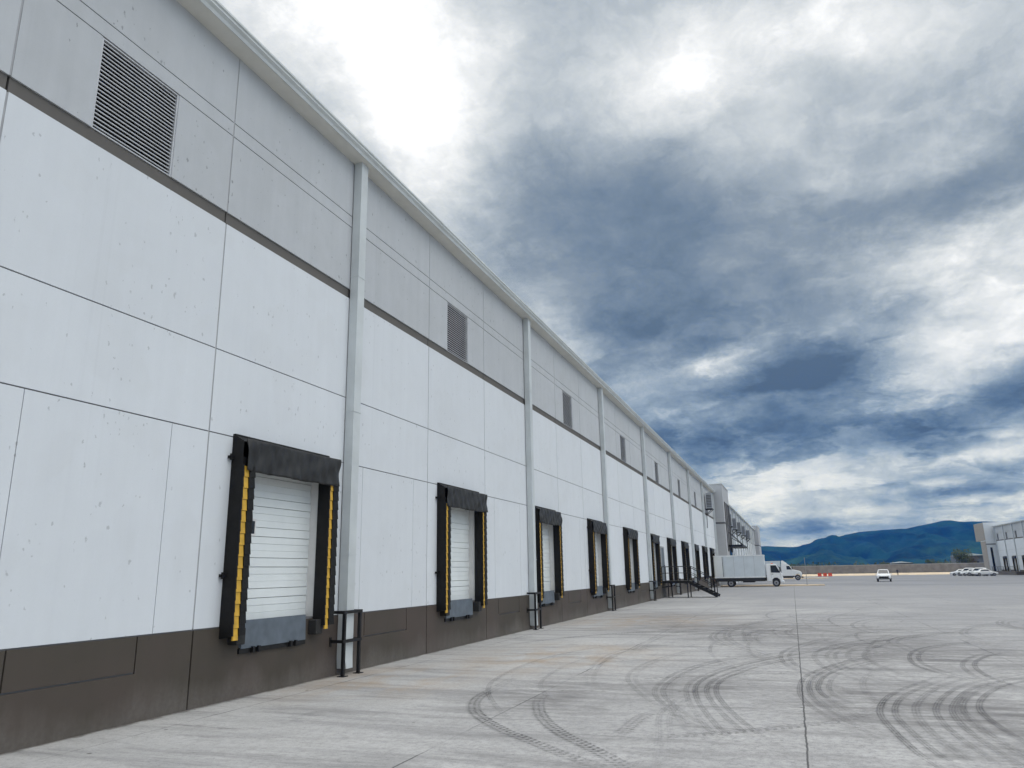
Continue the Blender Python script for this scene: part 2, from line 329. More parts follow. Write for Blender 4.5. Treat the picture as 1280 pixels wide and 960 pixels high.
def tyre_mat(name, tread, strength):
    m, t, bs = new_mat(name)
    uv = t.n('ShaderNodeUVMap').outputs[0]
    s = t.n('ShaderNodeSeparateXYZ'); t.l(uv, s.inputs[0]); u, v, _ = s.outputs
    oc = t.n('ShaderNodeTexCoord').outputs['Object']
    edge = t.mapr(t.math('ABSOLUTE', t.math('SUBTRACT', v, .5)), .30, .5, 1, 0, True)
    cen = t.mapr(t.math('SINE', t.math('MULTIPLY', t.math('ADD', v, t.math('MULTIPLY', t.noise(oc, 1.2, 2), .2)), 22)), -.6, .9, .45, 1.0, True)
    br = t.mapr(t.noise(oc, .9, 7, .7), .30, .58, .35, 1); fi = t.mapr(t.noise(oc, 22, 5, .7), .35, .62, .35, 1)
    fade = t.n('ShaderNodeVertexColor', layer_name='fade')
    a = t.math('MULTIPLY', t.math('MULTIPLY', edge, cen), t.math('MULTIPLY', br, fi))
    if tread:
        k = t.math('PINGPONG', t.math('ADD', u, t.math('MULTIPLY', t.math('ABSOLUTE', t.math('SUBTRACT', v, .5)), .16)), .055)
        a = t.math('MULTIPLY', a, t.mapr(k, .018, .038, .15, 1))
    a = t.math('MULTIPLY', t.math('MULTIPLY', a, fade.outputs[0]), strength)
    tr = t.n('ShaderNodeBsdfTransparent'); mxs = t.n('ShaderNodeMixShader')
    bs.inputs['Base Color'].default_value = (.045, .043, .048, 1); bs.inputs['Roughness'].default_value = .75
    t.l(a, mxs.inputs[0]); t.l(tr.outputs[0], mxs.inputs[1]); t.l(bs.outputs[0], mxs.inputs[2])
    out = [n for n in m.node_tree.nodes if n.type == 'OUTPUT_MATERIAL'][0]; t.l(mxs.outputs[0], out.inputs[0])
tyre_mat('tyre_rubber', False, .66); tyre_mat('tyre_tread', True, .9); tyre_mat('tyre_faint', False, .42)

# ------------------------------------------------------------------ mesh helpers
class MB:
    """collects primitives; T maps local points to world"""
    def __init__(s, T=None): s.v = []; s.f = []; s.T = T; s.sm = []
    def add(s, vs_, fs, smooth=False):
        o = len(s.v)
        s.v += [s.T(*p) if s.T else Vector(p) for p in vs_]
        s.f += [tuple(i+o for i in f) for f in fs]; s.sm += [smooth]*len(fs)
    def box(s, a, b, c, d, e, f):
        s.add([(a, c, e), (b, c, e), (b, d, e), (a, d, e), (a, c, f), (b, c, f), (b, d, f), (a, d, f)],
              [(0, 3, 2, 1), (4, 5, 6, 7), (0, 1, 5, 4), (1, 2, 6, 5), (2, 3, 7, 6), (3, 0, 4, 7)])
    def hexa(s, p):
        s.add(p, [(0, 3, 2, 1), (4, 5, 6, 7), (0, 1, 5, 4), (1, 2, 6, 5), (2, 3, 7, 6), (3, 0, 4, 7)])
    def bar(s, p, q, r, k=8):
        p, q = Vector(p), Vector(q); d = (q-p).normalized()
        a = d.orthogonal().normalized(); b = d.cross(a)
        vs_ = [tuple(c + r*(math.cos(2*math.pi*i/k)*a + math.sin(2*math.pi*i/k)*b)) for c in (p, q) for i in range(k)]
        s.add(vs_, [(i, (i+1) % k, k+(i+1) % k, k+i) for i in range(k)], True)
        s.add(vs_, [tuple(range(k-1, -1, -1)), tuple(range(k, 2*k))])
    def beam(s, p, q, wx, wz):
        """square bar between two points, widths across"""
        p, q = Vector(p), Vector(q); d = (q-p).normalized()
        a = d.cross(Vector((0, 0, 1)))
        a = a.normalized() if a.length > 1e-4 else Vector((1, 0, 0))
        b = a.cross(d)
        cs = [a*wx/2*i + b*wz/2*j for i, j in ((-1, -1), (1, -1), (1, 1), (-1, 1))]
        s.hexa([tuple(p+c) for c in cs] + [tuple(q+c) for c in cs])
    def prism(s, prof, y0, y1, axis='y'):
        """profile of (x,z) points pushed along y"""
        n = len(prof)
        vs_ = [(x, y0, z) for x, z in prof] + [(x, y1, z) for x, z in prof]
        s.add(vs_, [(i, (i+1) % n, n+(i+1) % n, n+i) for i in range(n)] + [tuple(range(n-1, -1, -1)), tuple(range(n, 2*n))])
    def wheel(s, x, y, z, r, wd, k=20, hole=0.0):
        """drum with its axle along y"""
        for rr, yy0, yy1 in ((r, -wd/2, wd/2),):
            vs_ = [(x+rr*math.cos(2*math.pi*i/k), y+yy, z+rr*math.sin(2*math.pi*i/k)) for yy in (yy0, yy1) for i in range(k)]
            s.add(vs_, [(i, (i+1) % k, k+(i+1) % k, k+i) for i in range(k)], True)
            s.add(vs_, [tuple(range(k-1, -1, -1)), tuple(range(k, 2*k))])
    def grid(s, fn, nu, nv, smooth=True):
        vs_ = [fn(i/nu, j/nv) for i in range(nu+1) for j in range(nv+1)]
        s.add(vs_, [(i*(nv+1)+j, (i+1)*(nv+1)+j, (i+1)*(nv+1)+j+1, i*(nv+1)+j+1) for i in range(nu) for j in range(nv)], smooth)
    def mesh(s, name):
        me = bpy.data.meshes.new(name); me.from_pydata([tuple(p) for p in s.v], [], s.f)
        me.polygons.foreach_set('use_smooth', s.sm)
        bm = bmesh.new(); bm.from_mesh(me); bmesh.ops.recalc_face_normals(bm, faces=bm.faces); bm.to_mesh(me); bm.free()
        return me
    def build(s, name, mat, parent=None, bevel=0.0):
        o = bpy.data.objects.new(name, s.mesh(name)); COL.objects.link(o)
        o.data.materials.append(MATS[mat])
        if parent: o.parent = parent
        if bevel:
            b = o.modifiers.new('bevel', 'BEVEL'); b.width = bevel; b.segments = 2; b.limit_method = 'ANGLE'
        return o
def tag(o, label, cat, group=None):
    o['label'] = label; o['category'] = cat
    if group: o['group'] = group
    return o
def empty(name, loc=(0, 0, 0), rz=0.0):
    o = bpy.data.objects.new(name, None); COL.objects.link(o); o.location = loc; o.rotation_euler = (0, 0, rz); o.empty_display_size = .2
    return o
def copy_tree(o, parent=None):
    c = o.copy(); COL.objects.link(c); c.parent = parent
    for ch in list(o.children): copy_tree(ch, c)
    return c
def structure(o): o['kind'] = 'structure'; return o
def gz(y): return -.0042*min(max(0, y-60), 202)

# ------------------------------------------------------------------ ground
def sheet(name, mat, polys, dz):
    m = MB()
    for poly in polys: m.add([(x, y, gz(y)+dz) for x, y in poly], [tuple(range(len(poly)))])
    return structure(m.build(name, mat))
sheet('ground', 'earth', [[(-3000, a), (3000, a), (3000, b), (-3000, b)] for a, b in ((-800, 60), (60, 262), (262, 3450))], -.03)
sheet('yard', 'yard_concrete', [[(-.4, a), (130, a), (130, b), (-.4, b)] for a, b in ((-60, 60), (60, 262))], 0)
sheet('road', 'asphalt', [[(.4, 97), (13, 97), (22, 88), (40, 74), (62, 64), (130, 60.5), (130, 261), (.4, 261)]], .005)
# raised kerb islands
def kerb(name, x0, x1, y0, y1, h=.13):
    m = MB(); m.hexa([(x0, y0, gz(y0)-.05), (x1, y0, gz(y0)-.05), (x1, y1, gz(y1)-.05), (x0, y1, gz(y1)-.05),
                      (x0+.06, y0+.03, gz(y0)+h), (x1-.06, y0+.03, gz(y0)+h), (x1-.06, y1-.03, gz(y1)+h), (x0+.06, y1-.03, gz(y1)+h)])
    return structure(m.build(name, 'kerb_sand'))
kerb('kerb', .6, 12.2, 95.0, 98.2);  kerb('kerb_by_trucks', .6, 16, 178, 186)

m_ = MB(); m_.hexa([(6, 248, gz(248)-.3), (58, 248, gz(248)-.3), (58, 261.8, -1.2), (6, 261.8, -1.2), (6, 248, gz(248)+.05), (58, 248, gz(248)+.05), (58, 261.8, -.25), (6, 261.8, -.25)])
structure(m_.build('verge', 'kerb_sand'))
# tyre marks burnt and printed on the concrete
TRACKS = {"A": [[3.52, 15.29], [3.71, 14.01], [3.84, 12.64], [3.95, 11.74], [4.24, 10.93], [4.65, 10.27], [5.21, 9.58], [5.73, 9.1], [6.36, 8.49], [6.9, 8.08], [7.33, 7.67]], "B": [[4.84, 12.96], [4.89, 12.12], [5.09, 11.42], [5.36, 10.69], [5.89, 9.71], [6.41, 9.06], [6.78, 8.6], [7.12, 8.14], [7.48, 7.66]], "C": [[7.51, 10.6], [7.04, 11.69], [6.68, 12.78], [6.55, 13.82], [6.62, 15.31], [6.88, 16.76], [7.58, 18.55], [8.63, 19.78]], "D": [[8.17, 9.37], [7.82, 10.12], [7.4, 11.71], [7.17, 12.9], [7.05, 14.12], [7.25, 15.68], [7.9, 17.67], [9.03, 19.85], [10.11, 21.59], [11.39, 23.85], [13.2, 25.41]], "E": [[8.42, 9.64], [8.12, 10.44], [7.74, 11.79], [7.45, 13.21], [7.4, 14.5], [7.66, 15.76], [8.27, 17.6], [9.49, 19.4], [10.72, 21.48], [12.04, 23.21]], "F": [[9.45, 10.59], [9.23, 11.37], [9.0, 12.3], [8.88, 13.22], [8.88, 14.34], [8.99, 15.47], [9.31, 16.71], [9.77, 17.88], [10.46, 18.91], [11.19, 19.36], [12.24, 20.22]], "G": [[9.54, 11.86], [9.36, 12.73], [9.18, 13.53], [9.18, 14.4], [9.33, 15.65], [9.7, 16.79], [10.4, 18.29], [11.31, 19.06], [12.25, 19.39]], "H": [[10.38, 14.23], [10.0, 15.47], [9.61, 16.77], [9.47, 18.73], [9.63, 20.13], [9.99, 21.36], [10.86, 23.05], [12.07, 24.46], [13.36, 25.71]], "I": [[11.71, 15.15], [11.4, 16.09], [11.08, 17.45], [11.15, 19.04], [11.49, 20.63], [12.06, 21.69], [12.79, 22.64], [13.87, 23.24]], "J": [[9.3, 14.34], [9.05, 15.71], [8.67, 16.98], [8.52, 18.72], [8.63, 20.16], [9.14, 22.1], [9.86, 23.91], [11.18, 26.36], [12.49, 27.81]], "K": [[10.14, 8.95], [10.02, 9.6], [9.92, 10.81], [9.88, 11.82], [10.03, 12.89], [10.35, 13.97], [10.94, 15.27]], "L": [[10.74, 8.94], [10.66, 9.6], [10.56, 10.88], [10.59, 12.0], [10.74, 12.86], [11.13, 14.14], [11.66, 15.24], [12.51, 16.22], [13.28, 16.81]], "M": [[11.09, 9.79], [10.99, 10.63], [10.95, 11.92], [11.04, 12.8], [11.32, 13.79], [11.82, 14.99], [12.38, 15.68], [13.15, 16.35]], "N": [[11.98, 14.94], [11.83, 15.76], [11.85, 16.98], [12.0, 18.03], [12.4, 19.26], [12.94, 20.17], [13.58, 20.62]], "O": [[11.95, 18.58], [11.37, 19.72], [11.26, 21.36], [11.09, 22.39], [11.5, 24.12], [12.48, 25.32], [13.66, 26.32]], "Q": [[0.98, 19.1], [1.8, 22.04], [4.03, 25.27], [6.5, 25.86], [8.93, 29.38]], "R": [[9.0, 37.8], [7.66, 36.48], [5.89, 32.94], [4.62, 30.39]], "S": [[7.73, 22.86], [7.45, 24.15], [7.61, 25.66], [8.31, 26.38], [9.15, 27.14]], "T": [[13.05, 21.07], [12.74, 22.2], [13.13, 23.6], [13.96, 24.44], [14.72, 24.54]], "P": [[6.52, 9.49], [6.97, 9.61], [7.43, 9.82], [7.85, 10.08], [8.19, 10.36], [8.83, 10.83], [9.36, 11.4], [9.7, 12.08], [10.05, 13.12]], "PP": [[6.68, 9.58], [6.72, 9.88], [6.73, 10.85], [6.94, 11.46]], "U": [[7.45, 14.72], [8.26, 15.1], [9.3, 14.34], [10.04, 13.34], [10.51, 12.87], [11.19, 12.27]]}
for k, (dx, dy) in enumerate(((3.1, 4.6), (6.2, 1.5), (1.4, 9.5), (4.6, 8.8), (7.5, 7), (-2.2, 12.5))):     # fainter older turns further out
    src = TRACKS['DFHILK'[k]]; TRACKS['old%d' % k] = [[x+dx, y+dy] for x, y in src]
rt_ = random.Random(31)
for k in range(22):
    src = TRACKS['CDEFGHJLMN'[k % 10]]; ox, oy = src[len(src)//2]; dx, dy = rt_.uniform(-2.5, 5), rt_.uniform(-1.5, 16); sc_ = rt_.uniform(.8, 1.7); an = rt_.uniform(-.35, .35)
    TRACKS['turn%d' % k] = [[ox+dx+sc_*((x-ox)*math.cos(an)-(y-oy)*math.sin(an)), oy+dy+sc_*((x-ox)*math.sin(an)+(y-oy)*math.cos(an))] for x, y in src]
def spline(pts, n=10):
    P = [Vector((p[0], p[1])) for p in pts]; P = [2*P[0]-P[1]] + P + [2*P[-1]-P[-2]]; out = []
    for i in range(1, len(P)-2):
        for k in range(n):
            t = k/n; a, b, c, d = P[i-1:i+3]
            out.append(.5*((2*b)+(-a+c)*t+(2*a-5*b+4*c-d)*t*t+(-a+3*b-3*c+d)*t**3))
    return out + [P[-2]]
def smooth_line(pts, it=3):
    for _ in range(it): pts = [pts[0]] + [(pts[i-1]+pts[i]*2+pts[i+1])/4 for i in range(1, len(pts)-1)] + [pts[-1]]
    return pts
def tracks(name, keys, mat, width, z0, ext=True):
    vs_, fs, uvs, fd = [], [], [], []
    for ki, (k, shift) in enumerate(keys):
        pt = TRACKS[k]; P_ = [Vector(q) for q in pt]                        # marks trail off straight at both ends
        if ext: pt = [tuple(P_[0]+(P_[0]-P_[1]).normalized()*2.2)] + list(pt) + [tuple(P_[-1]+(P_[-1]-P_[-2]).normalized()*3.0)]
        c = smooth_line(spline(pt), 14); n = len(c); L = 0; z = z0 + ki*.0004
        b = len(vs_); fl = random.uniform(.4, 1) if ext else (.5 if k[0] == 'P' else .9)
        for i, p in enumerate(c):
            tn = (c[min(i+1, n-1)]-c[max(i-1, 0)]).normalized(); nr = Vector((-tn.y, tn.x))
            if i: L += (p-c[i-1]).length
            e = min(1, 3.2*min(i, n-1-i)/n)**1.2
            for j in (0, 1):
                q = p + nr*(shift + (j-.5)*width); vs_.append((q.x, q.y, z)); uvs.append((L, j)); fd.append(e*fl)
        fs += [(b+2*i, b+2*i+1, b+2*i+3, b+2*i+2) for i in range(n-1)]
    me = bpy.data.meshes.new(name); me.from_pydata(vs_, [], fs)
    ul = me.uv_layers.new(name='UVMap'); vc = me.color_attributes.new('fade', 'FLOAT_COLOR', 'POINT')
    for lp in me.loops: ul.data[lp.index].uv = uvs[lp.vertex_index]
    for i, v in enumerate(fd): vc.data[i].color = (v, v, v, 1)
    o = bpy.data.objects.new(name, me); COL.objects.link(o); me.materials.append(MATS[mat]); return structure(o)
tracks('road_marks_of_tread', [('A', 0), ('B', 0), ('P', 0), ('PP', 0), ('Q', 0)], 'tyre_tread', .27, .004, False)
tracks('road_marks_of_rubber', [(k, d*(.8+.5*i/13)) for i, k in enumerate('CDEFGHIJKLMNO') for d in (-.085, .085)], 'tyre_rubber', .12, .007)
tracks('road_marks_of_old_turns', [('turn%d' % k, d) for k in range(22) for d in ((-.07, .07) if k % 3 else (0, .9))], 'tyre_faint', .11, .034)
tracks('road_marks_of_faint_rubber', [(k, .34) for k in 'DHL'] + [(k, 0) for k in 'RSTU'] + [(k, -.9) for k in 'KF'] + [('old%d' % k, 0) for k in range(6)] + [('old%d' % k, .33) for k in range(6)], 'tyre_faint', .15, .019)

# ------------------------------------------------------------------ warehouse facade builder
P0, P1 = 1.159, 4.309                                           # plinth top, lower joint
Z2, BB, BT, DL, DU, EAVE = 5.751, 8.071, 8.301, 9.827, 10.103, 11.485
STEP = 4.068
def dock(bld, T, c, detail):
    """one loading door with its black dock shelter, centred at c along the wall"""
    d = MB(T)                                                    # sectional door in its opening
    zs = [1.20, 1.58, 1.74, 2.12, 2.28, 2.66, 2.82, 3.20, 3.36, 3.74, 3.92]
    for a, b in zip(zs, zs[1:]):
        h = b-a
        if h > .2:
            k = 3 if detail else 1
            for i in range(k): d.box(-.26, -.20-(.006 if i % 2 else 0), c-1.225, c+1.225, a+.008+(h-.008)*i/k, a+.008+(h-.008)*(i+1)/k-.003)
        else: d.box(-.26, -.19, c-1.225, c+1.225, a+.006, b-.002)
    dr = d.build('overhead_door', 'door_white', bld)
    if detail:
        wn_ = MB(T); wn_.box(-.2, -.175, c-.93, c-.50, 2.70, 2.93); wn_.build('window', 'glass_dark', dr, .03)
        fr = MB(T); fr.box(-.2, -.185, c-.97, c-.46, 2.66, 2.97); fr.build('window_frame', 'jamb_white', dr, .03)
    j = MB(T)
    for s in (-1, 1): j.box(-.28, -.002, c+s*1.225-.03, c+s*1.225+.03, 1.18, 3.95)
    j.box(-.28, -.002, c-1.195, c+1.195, 3.92, 3.98)
    j.build('door_frame', 'jamb_white', bld)
    if detail:
        b = MB(T); b.box(-.02, .035, c+1.235, c+1.33, 1.17, 3.74); b.box(.035, .10, c+1.25, c+1.33, 1.95, 2.06); b.build('door_track', 'jamb_white', bld)
    sh = MB(T)                                                   # board on the wall that carries the shelter
    sh.box(.003, .055, c-1.45, c+1.42, 4.24, 4.36)
    sh.box(.003, .05, c-1.45, c-1.17, .98, 4.24); sh.box(.003, .05, c+1.15, c+1.45, .98, 4.24)
    root = sh.build('dock_shelter', 'black_vinyl', bld)
    for s, y0, y1 in ((-1, c-1.45, c-1.155), (1, c+1.15, c+1.46)):
        p = MB(T)
        p.hexa([(.05, y0, .98), (.24, y0, 1.02), (.24, y1, 1.02), (.05, y1, .98), (.05, y0, 4.30), (.24, y0, 4.2), (.24, y1, 4.2), (.05, y1, 4.30)])
        n = 15; z0, z1 = 1.02, 3.80; ym = y0+.15 if s < 0 else y0+.13
        for i in range(n):                                       # shingled wear pleats either side of the strip
            a = z0+(z1-z0)*i/n; b = z0+(z1-z0)*(i+1)/n+.02
            for u0, u1, d0, k0, k1 in ((y0-.010, y0+.020, .284, .0, .0), (ym, y1+.010, .288, .0, .010)):
                p.hexa([(.24, u0, a), (d0, u0, a), (d0, u1, a), (.24, u1, a), (.24, u0+.004, b), (d0-.014, u0+.004, b), (d0-.014, u1-k1, b), (.24, u1-k1, b)])
        p.build('side_pad', 'black_vinyl', root)
        g = MB(T); w0, w1 = y0+.023, ym-.001
        z0 = .95; n = 15
        for i in range(n):
            a = z0+(z1-z0)*i/n; b = z0+(z1-z0)*(i+1)/n-.006; k = .003*math.sin(i*2.4)
            g.hexa([(.245, w0, a), (.272, w0, a), (.272, w1+k, a), (.245, w1+k, a), (.245, w0, b), (.258, w0, b), (.258, w1-.004+k, b), (.245, w1-.004+k, b)])
        g.build('guide_strip', 'yellow_vinyl', root)
        if detail:
            for zb in (1.95, 3.92):
                k = MB(T); yy = y0-.10 if s < 0 else y1+.02
                k.box(.003, .07, yy, yy+.09, zb, zb+.05); k.box(.05, .075, yy, yy+.04, zb-.03, zb+.08); k.build('bracket', 'black_steel', root)
    h = MB(T)                                                    # head pad, then the hanging curtain
    h.hexa([(.055, c-1.44, 3.95), (.24, c-1.44, 3.95), (.24, c+1.45, 3.95), (.055, c+1.45, 3.95), (.055, c-1.44, 4.33), (.24, c-1.44, 4.22), (.24, c+1.45, 4.22), (.055, c+1.45, 4.33)])
    h.build('head_pad', 'black_vinyl', root)
    q = MB(T); nu, nv = (90, 14) if detail else (24, 5)
    ph = [random.uniform(0, 6.28) for _ in range(4)]
    droop = random.uniform(-.01, .025)
    def fn(a, b):
        y = c-1.40+2.865*a; z = 4.27-.55*b
        sag = .02*math.sin(math.pi*a*1.0+ph[3]*.1)*b+droop*b*a
        w_ = (.007+.008*b)*(math.sin(a*27+ph[0]+3*b+2*math.sin(a*7))+.8*math.sin(a*53+ph[1]-5*b)+.5*math.sin(a*83+ph[2]+6*b)) + .008*math.sin(a*9+ph[2]+b*5) + .010*math.sin((a*14+b*9)+ph[1])*(1-b*.4)
        return (.278+.014*b**.5+w_, y, z-sag-.006*math.sin(a*17+ph[2])*b)
    q.grid(fn, nu, nv)
    cu = q.build('head_curtain', 'curtain_vinyl', root)
    so_ = cu.modifiers.new('thick', 'SOLIDIFY'); so_.thickness = .012
    lv = MB(T); lv.hexa([(.01, c-.96, .80), (.066, c-.955, .78), (.066, c+.855, .78), (.01, c+.86, .80), (.01, c-.94, 1.235), (.06, c-.94, 1.235), (.06, c+.84, 1.235), (.01, c+.84, 1.235)])
    lr = lv.build('dock_leveler', 'leveler_steel', bld)
    bk = MB(T); bk.box(.003, .05, c-.98, c+.88, .70, .778)
    for y in (c-.7, c-.55, c+.35, c+.5): bk.box(.05, .11, y, y+.05, .70, .80)
    bk.build('lip_keeper', 'black_steel', lr)
    for y0 in (c-1.24, c+1.0):
        b_ = MB(T); b_.box(.003, .20, y0, y0+.22, .86, 1.13); b_.build('bumper', 'rubber', lr, .02)
    if detail:
        b_ = MB(T); b_.box(.003, .12, c+1.27, c+1.42, 1.06, 1.13); b_.build('end_light', 'lining_white', root, .02)

def louvre(bld, T, y0, y1, z0, z1, n):
    b = MB(T); b.box(-.25, -.16, y0-.05, y1+.05, z0-.05, z1+.05); o = b.build('vent_louvre', 'dark_void', bld)
    f = MB(T); e = MB(T); h = (z1-z0)/n
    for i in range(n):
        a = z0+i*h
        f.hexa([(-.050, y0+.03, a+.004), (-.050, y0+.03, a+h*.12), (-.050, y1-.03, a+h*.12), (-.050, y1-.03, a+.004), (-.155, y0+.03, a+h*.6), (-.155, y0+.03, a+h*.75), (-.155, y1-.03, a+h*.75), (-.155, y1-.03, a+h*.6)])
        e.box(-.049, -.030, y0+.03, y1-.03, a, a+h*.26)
    bl = f.build('blade', 'louvre_shaded', o); e.build('blade_edge', 'louvre_metal', o)  # blade bodies coloured as if in shade, only the lips keep the metal tone
    g = MB(T)
    for a, b_, c, d in ((y0, y0+.035, z0, z1), (y1-.035, y1, z0, z1), (y0+.035, y1-.035, z0, z0+.02), (y0+.035, y1-.035, z1-.02, z1)): g.box(-.14, -.012, a, b_, c, d)
    g.build('frame', 'louvre_metal', o)

def facade(bld, T, joints, dock_idx, louvres, spouts, zb, det=lambda u: True, knock=True):
    """joints: panel edges along the wall; dock_idx: panels that hold a loading door"""
    g = .016; gh = .010
    W, U, B, PL, BACK, SEAL = MB(T), MB(T), MB(T), MB(T), MB(T), MB(T)
    for a in joints[1:-1]:
        SEAL.box(-.017, -.009, a-g+.001, a+g-.001, P0+.03, BB-.01); SEAL.box(-.017, -.009, a-g+.001, a+g-.001, BT+.01, EAVE-.01)
    for i, (a, b) in enumerate(zip(joints, joints[1:])):
        a_, b_ = a+g, b-g; c = (a+b)/2
        if i in dock_idx:
            W.box(-.25, 0, a_, c-1.255, P0+gh, P1-gh); W.box(-.25, 0, c+1.255, b_, P0+gh, P1-gh); W.box(-.25, 0, c-1.255, c+1.255, 3.98, P1-gh)
        elif knock:
            W.box(-.25, 0, a_, c-1.23-.006, P0+gh, P1-gh); W.box(-.25, 0, c-1.23+.006, c+1.23-.006, P0+gh, P1-gh); W.box(-.25, 0, c+1.23+.006, b_, P0+gh, P1-gh)
        else: W.box(-.25, 0, a_, b_, P0+gh, P1-gh)
        W.box(-.25, 0, a_, b_, P1+gh, Z2-gh); W.box(-.25, 0, a_, b_, Z2+gh, BB)
        B.box(-.25, -.03, a_, b_, BB, BT)
        lv = [l for l in louvres if a < l < b]
        if lv:
            y0, y1 = lv[0]-.765, lv[0]+.765
            U.box(-.25, 0, a_, y0, BT, DL-gh); U.box(-.25, 0, y1, b_, BT, DL-gh)
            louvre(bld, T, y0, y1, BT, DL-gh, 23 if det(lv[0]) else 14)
        else: U.box(-.25, 0, a_, b_, BT, DL-gh)
        U.box(-.25, 0, a_, b_, DL+gh, DU-gh); U.box(-.25, 0, a_, b_, DU+gh, EAVE)
        if i in dock_idx:
            PL.box(-.25, .012, a_, b_, zb, P0-gh)
        else:                                                    # knock-out panel scored into the base
            k0, k1, kz = c-1.0, c+.95, .66
            PL.box(-.25, .012, a_, k0-.012, zb, P0-gh); PL.box(-.25, .012, k1+.012, b_, zb, P0-gh)
            PL.box(-.25, .012, k0-.012, k1+.012, zb, kz-.012); PL.box(-.25, .012, k0+.012, k1-.012, kz+.012, P0-gh)
    y0, y1 = joints[0], joints[-1]
    segs = []; cur = y0                                          # joint sealant behind the panel gaps, cut round the door openings
    for i in sorted(dock_idx):
        c = (joints[i]+joints[i+1])/2; segs.append((cur, c-1.25)); cur = c+1.25
    segs.append((cur, y1))
    for a, b in segs: BACK.box(-.06, -.018, a+.001, b-.001, P0+.02, P1)
    BACK.box(-.06, -.018, y0, y1, zb, P0+.02); BACK.box(-.06, -.018, y0, y1, P1, BB-.002)
    ln = sorted(louvres); cur = y0
    for l in ln: BACK.box(-.06, -.018, cur, l-.8, BT+.002, EAVE); BACK.box(-.06, -.018, l-.8, l+.8, DL-.02, EAVE); cur = l+.8
    BACK.box(-.06, -.018, cur, y1, BT+.002, EAVE)
    W.build('wall', 'white_wall', bld); U.build('upper_wall', 'grey_wall', bld); B.build('band', 'band_paint', bld)
    SEAL.build('pale_joint', 'joint_light', bld)
    PL.build('plinth', 'plinth_paint', bld); BACK.build('dark_joint', 'joint_mid', bld)
    for i in dock_idx:
        c = (joints[i]+joints[i+1])/2; dock(bld, T, c, det(c))
    e = MB(T)                                                    # eave: soffit then gutter trough
    e.add([(0, y0, EAVE), (.34, y0, EAVE+.02), (.34, y0, EAVE+.06), (0, y0, EAVE+.06), (0, y1, EAVE), (.34, y1, EAVE+.02), (.34, y1, EAVE+.06), (0, y1, EAVE+.06)],
          [(0, 4, 5, 1), (1, 5, 6, 2), (2, 6, 7, 3), (3, 7, 4, 0), (0, 1, 2, 3), (4, 7, 6, 5)])
    e.build('soffit', 'soffit', bld)
    gt = MB(T)
    for a, b in [(y, min(y+12.2, y1)) for y in [y0+12.2*k for k in range(int((y1-y0)/12.2)+1)] if y < y1-.1]:
        pr = [(.25, 11.55), (.36, 11.50), (.385, 11.56), (.44, 11.60), (.44, 11.64), (.47, 11.66), (.47, 11.70), (.44, 11.70), (.25, 11.66)]
        gt.prism(pr, a+.004, b-.004)
        gt.prism([(.355, 11.495), (.39, 11.555), (.446, 11.597), (.476, 11.655), (.476, 11.706), (.35, 11.706)], b-.05, b+.0)
    gt.build('gutter', 'metal_trim', bld)
    rf = MB(T); rf.hexa([(-45, y0, 12.3), (.30, y0, 11.57), (.30, y1, 11.57), (-45, y1, 12.3), (-45, y0, 12.36), (.30, y0, 11.68), (.30, y1, 11.68), (-45, y1, 12.36)])
    rf.build('roof', 'roof_sheet', bld)
    bw = MB(T); bw.box(-45, -.26, y0, y0+.25, zb, EAVE+.08); bw.box(-45, -.26, y1-.25, y1, zb, EAVE+.08); bw.box(-45.25, -45, y0, y1, zb, 12.2); bw.build('end_wall', 'white_wall', bld)
    for u in spouts:
        s = MB(T); s.box(.02, .22, u-.14, u+.14, .30, EAVE+.02)
        for z in (2.36, 5.42, 8.58): s.box(.012, .228, u-.148, u+.148, z, z+.03)
        s.hexa([(.02, u-.12, .12), (.24, u-.12, .12), (.24, u+.12, .12), (.02, u+.12, .12), (.02, u-.14, .30), (.22, u-.14, .30), (.22, u+.14, .30), (.02, u+.14, .30)])
        s.build('downspout', 'downspout_paint', bld)
simple('joint_mid', (.16, .16, .17), .9)

# ------------------------------------------------------------------ main warehouse
TL = lambda d, u, z: Vector((d, u, z))
wh = empty('warehouse')
tag(wh, 'long pale grey warehouse with brown base and a row of black dock doors', 'warehouse')
J0 = 9.765
joints = [J0+STEP*k for k in range(-7, 23)] + [100.6]
docks = [i for i, (a, b) in enumerate(zip(joints, joints[1:])) if b-a > 4 and a > 8 and (i-7) % 2 == 0]
louv = [7.68+12.2*k for k in range(-1, 8)]
spouts = [13.96+12.2*k for k in range(-2, 7)] + [99.9]
facade(wh, TL, joints, docks, louv, spouts, -.3, lambda u: u < 48)
md = MB(TL); md.box(.002, .05, 55.75, 56.95, 1.22, 3.5); mdo = md.build('door', 'leveler_steel', wh); 
mf = MB(TL)
for a, b, c, d in ((55.65, 55.745, 1.2, 3.6), (56.955, 57.05, 1.2, 3.6), (55.745, 56.955, 3.505, 3.6)): mf.box(.002, .07, a, b, c, d)
mf.build('frame', 'joint_light', mdo); mh = MB(TL); mh.box(.05, .11, 56.75, 56.85, 2.2, 2.26); mh.build('handle', 'black_steel', mdo)

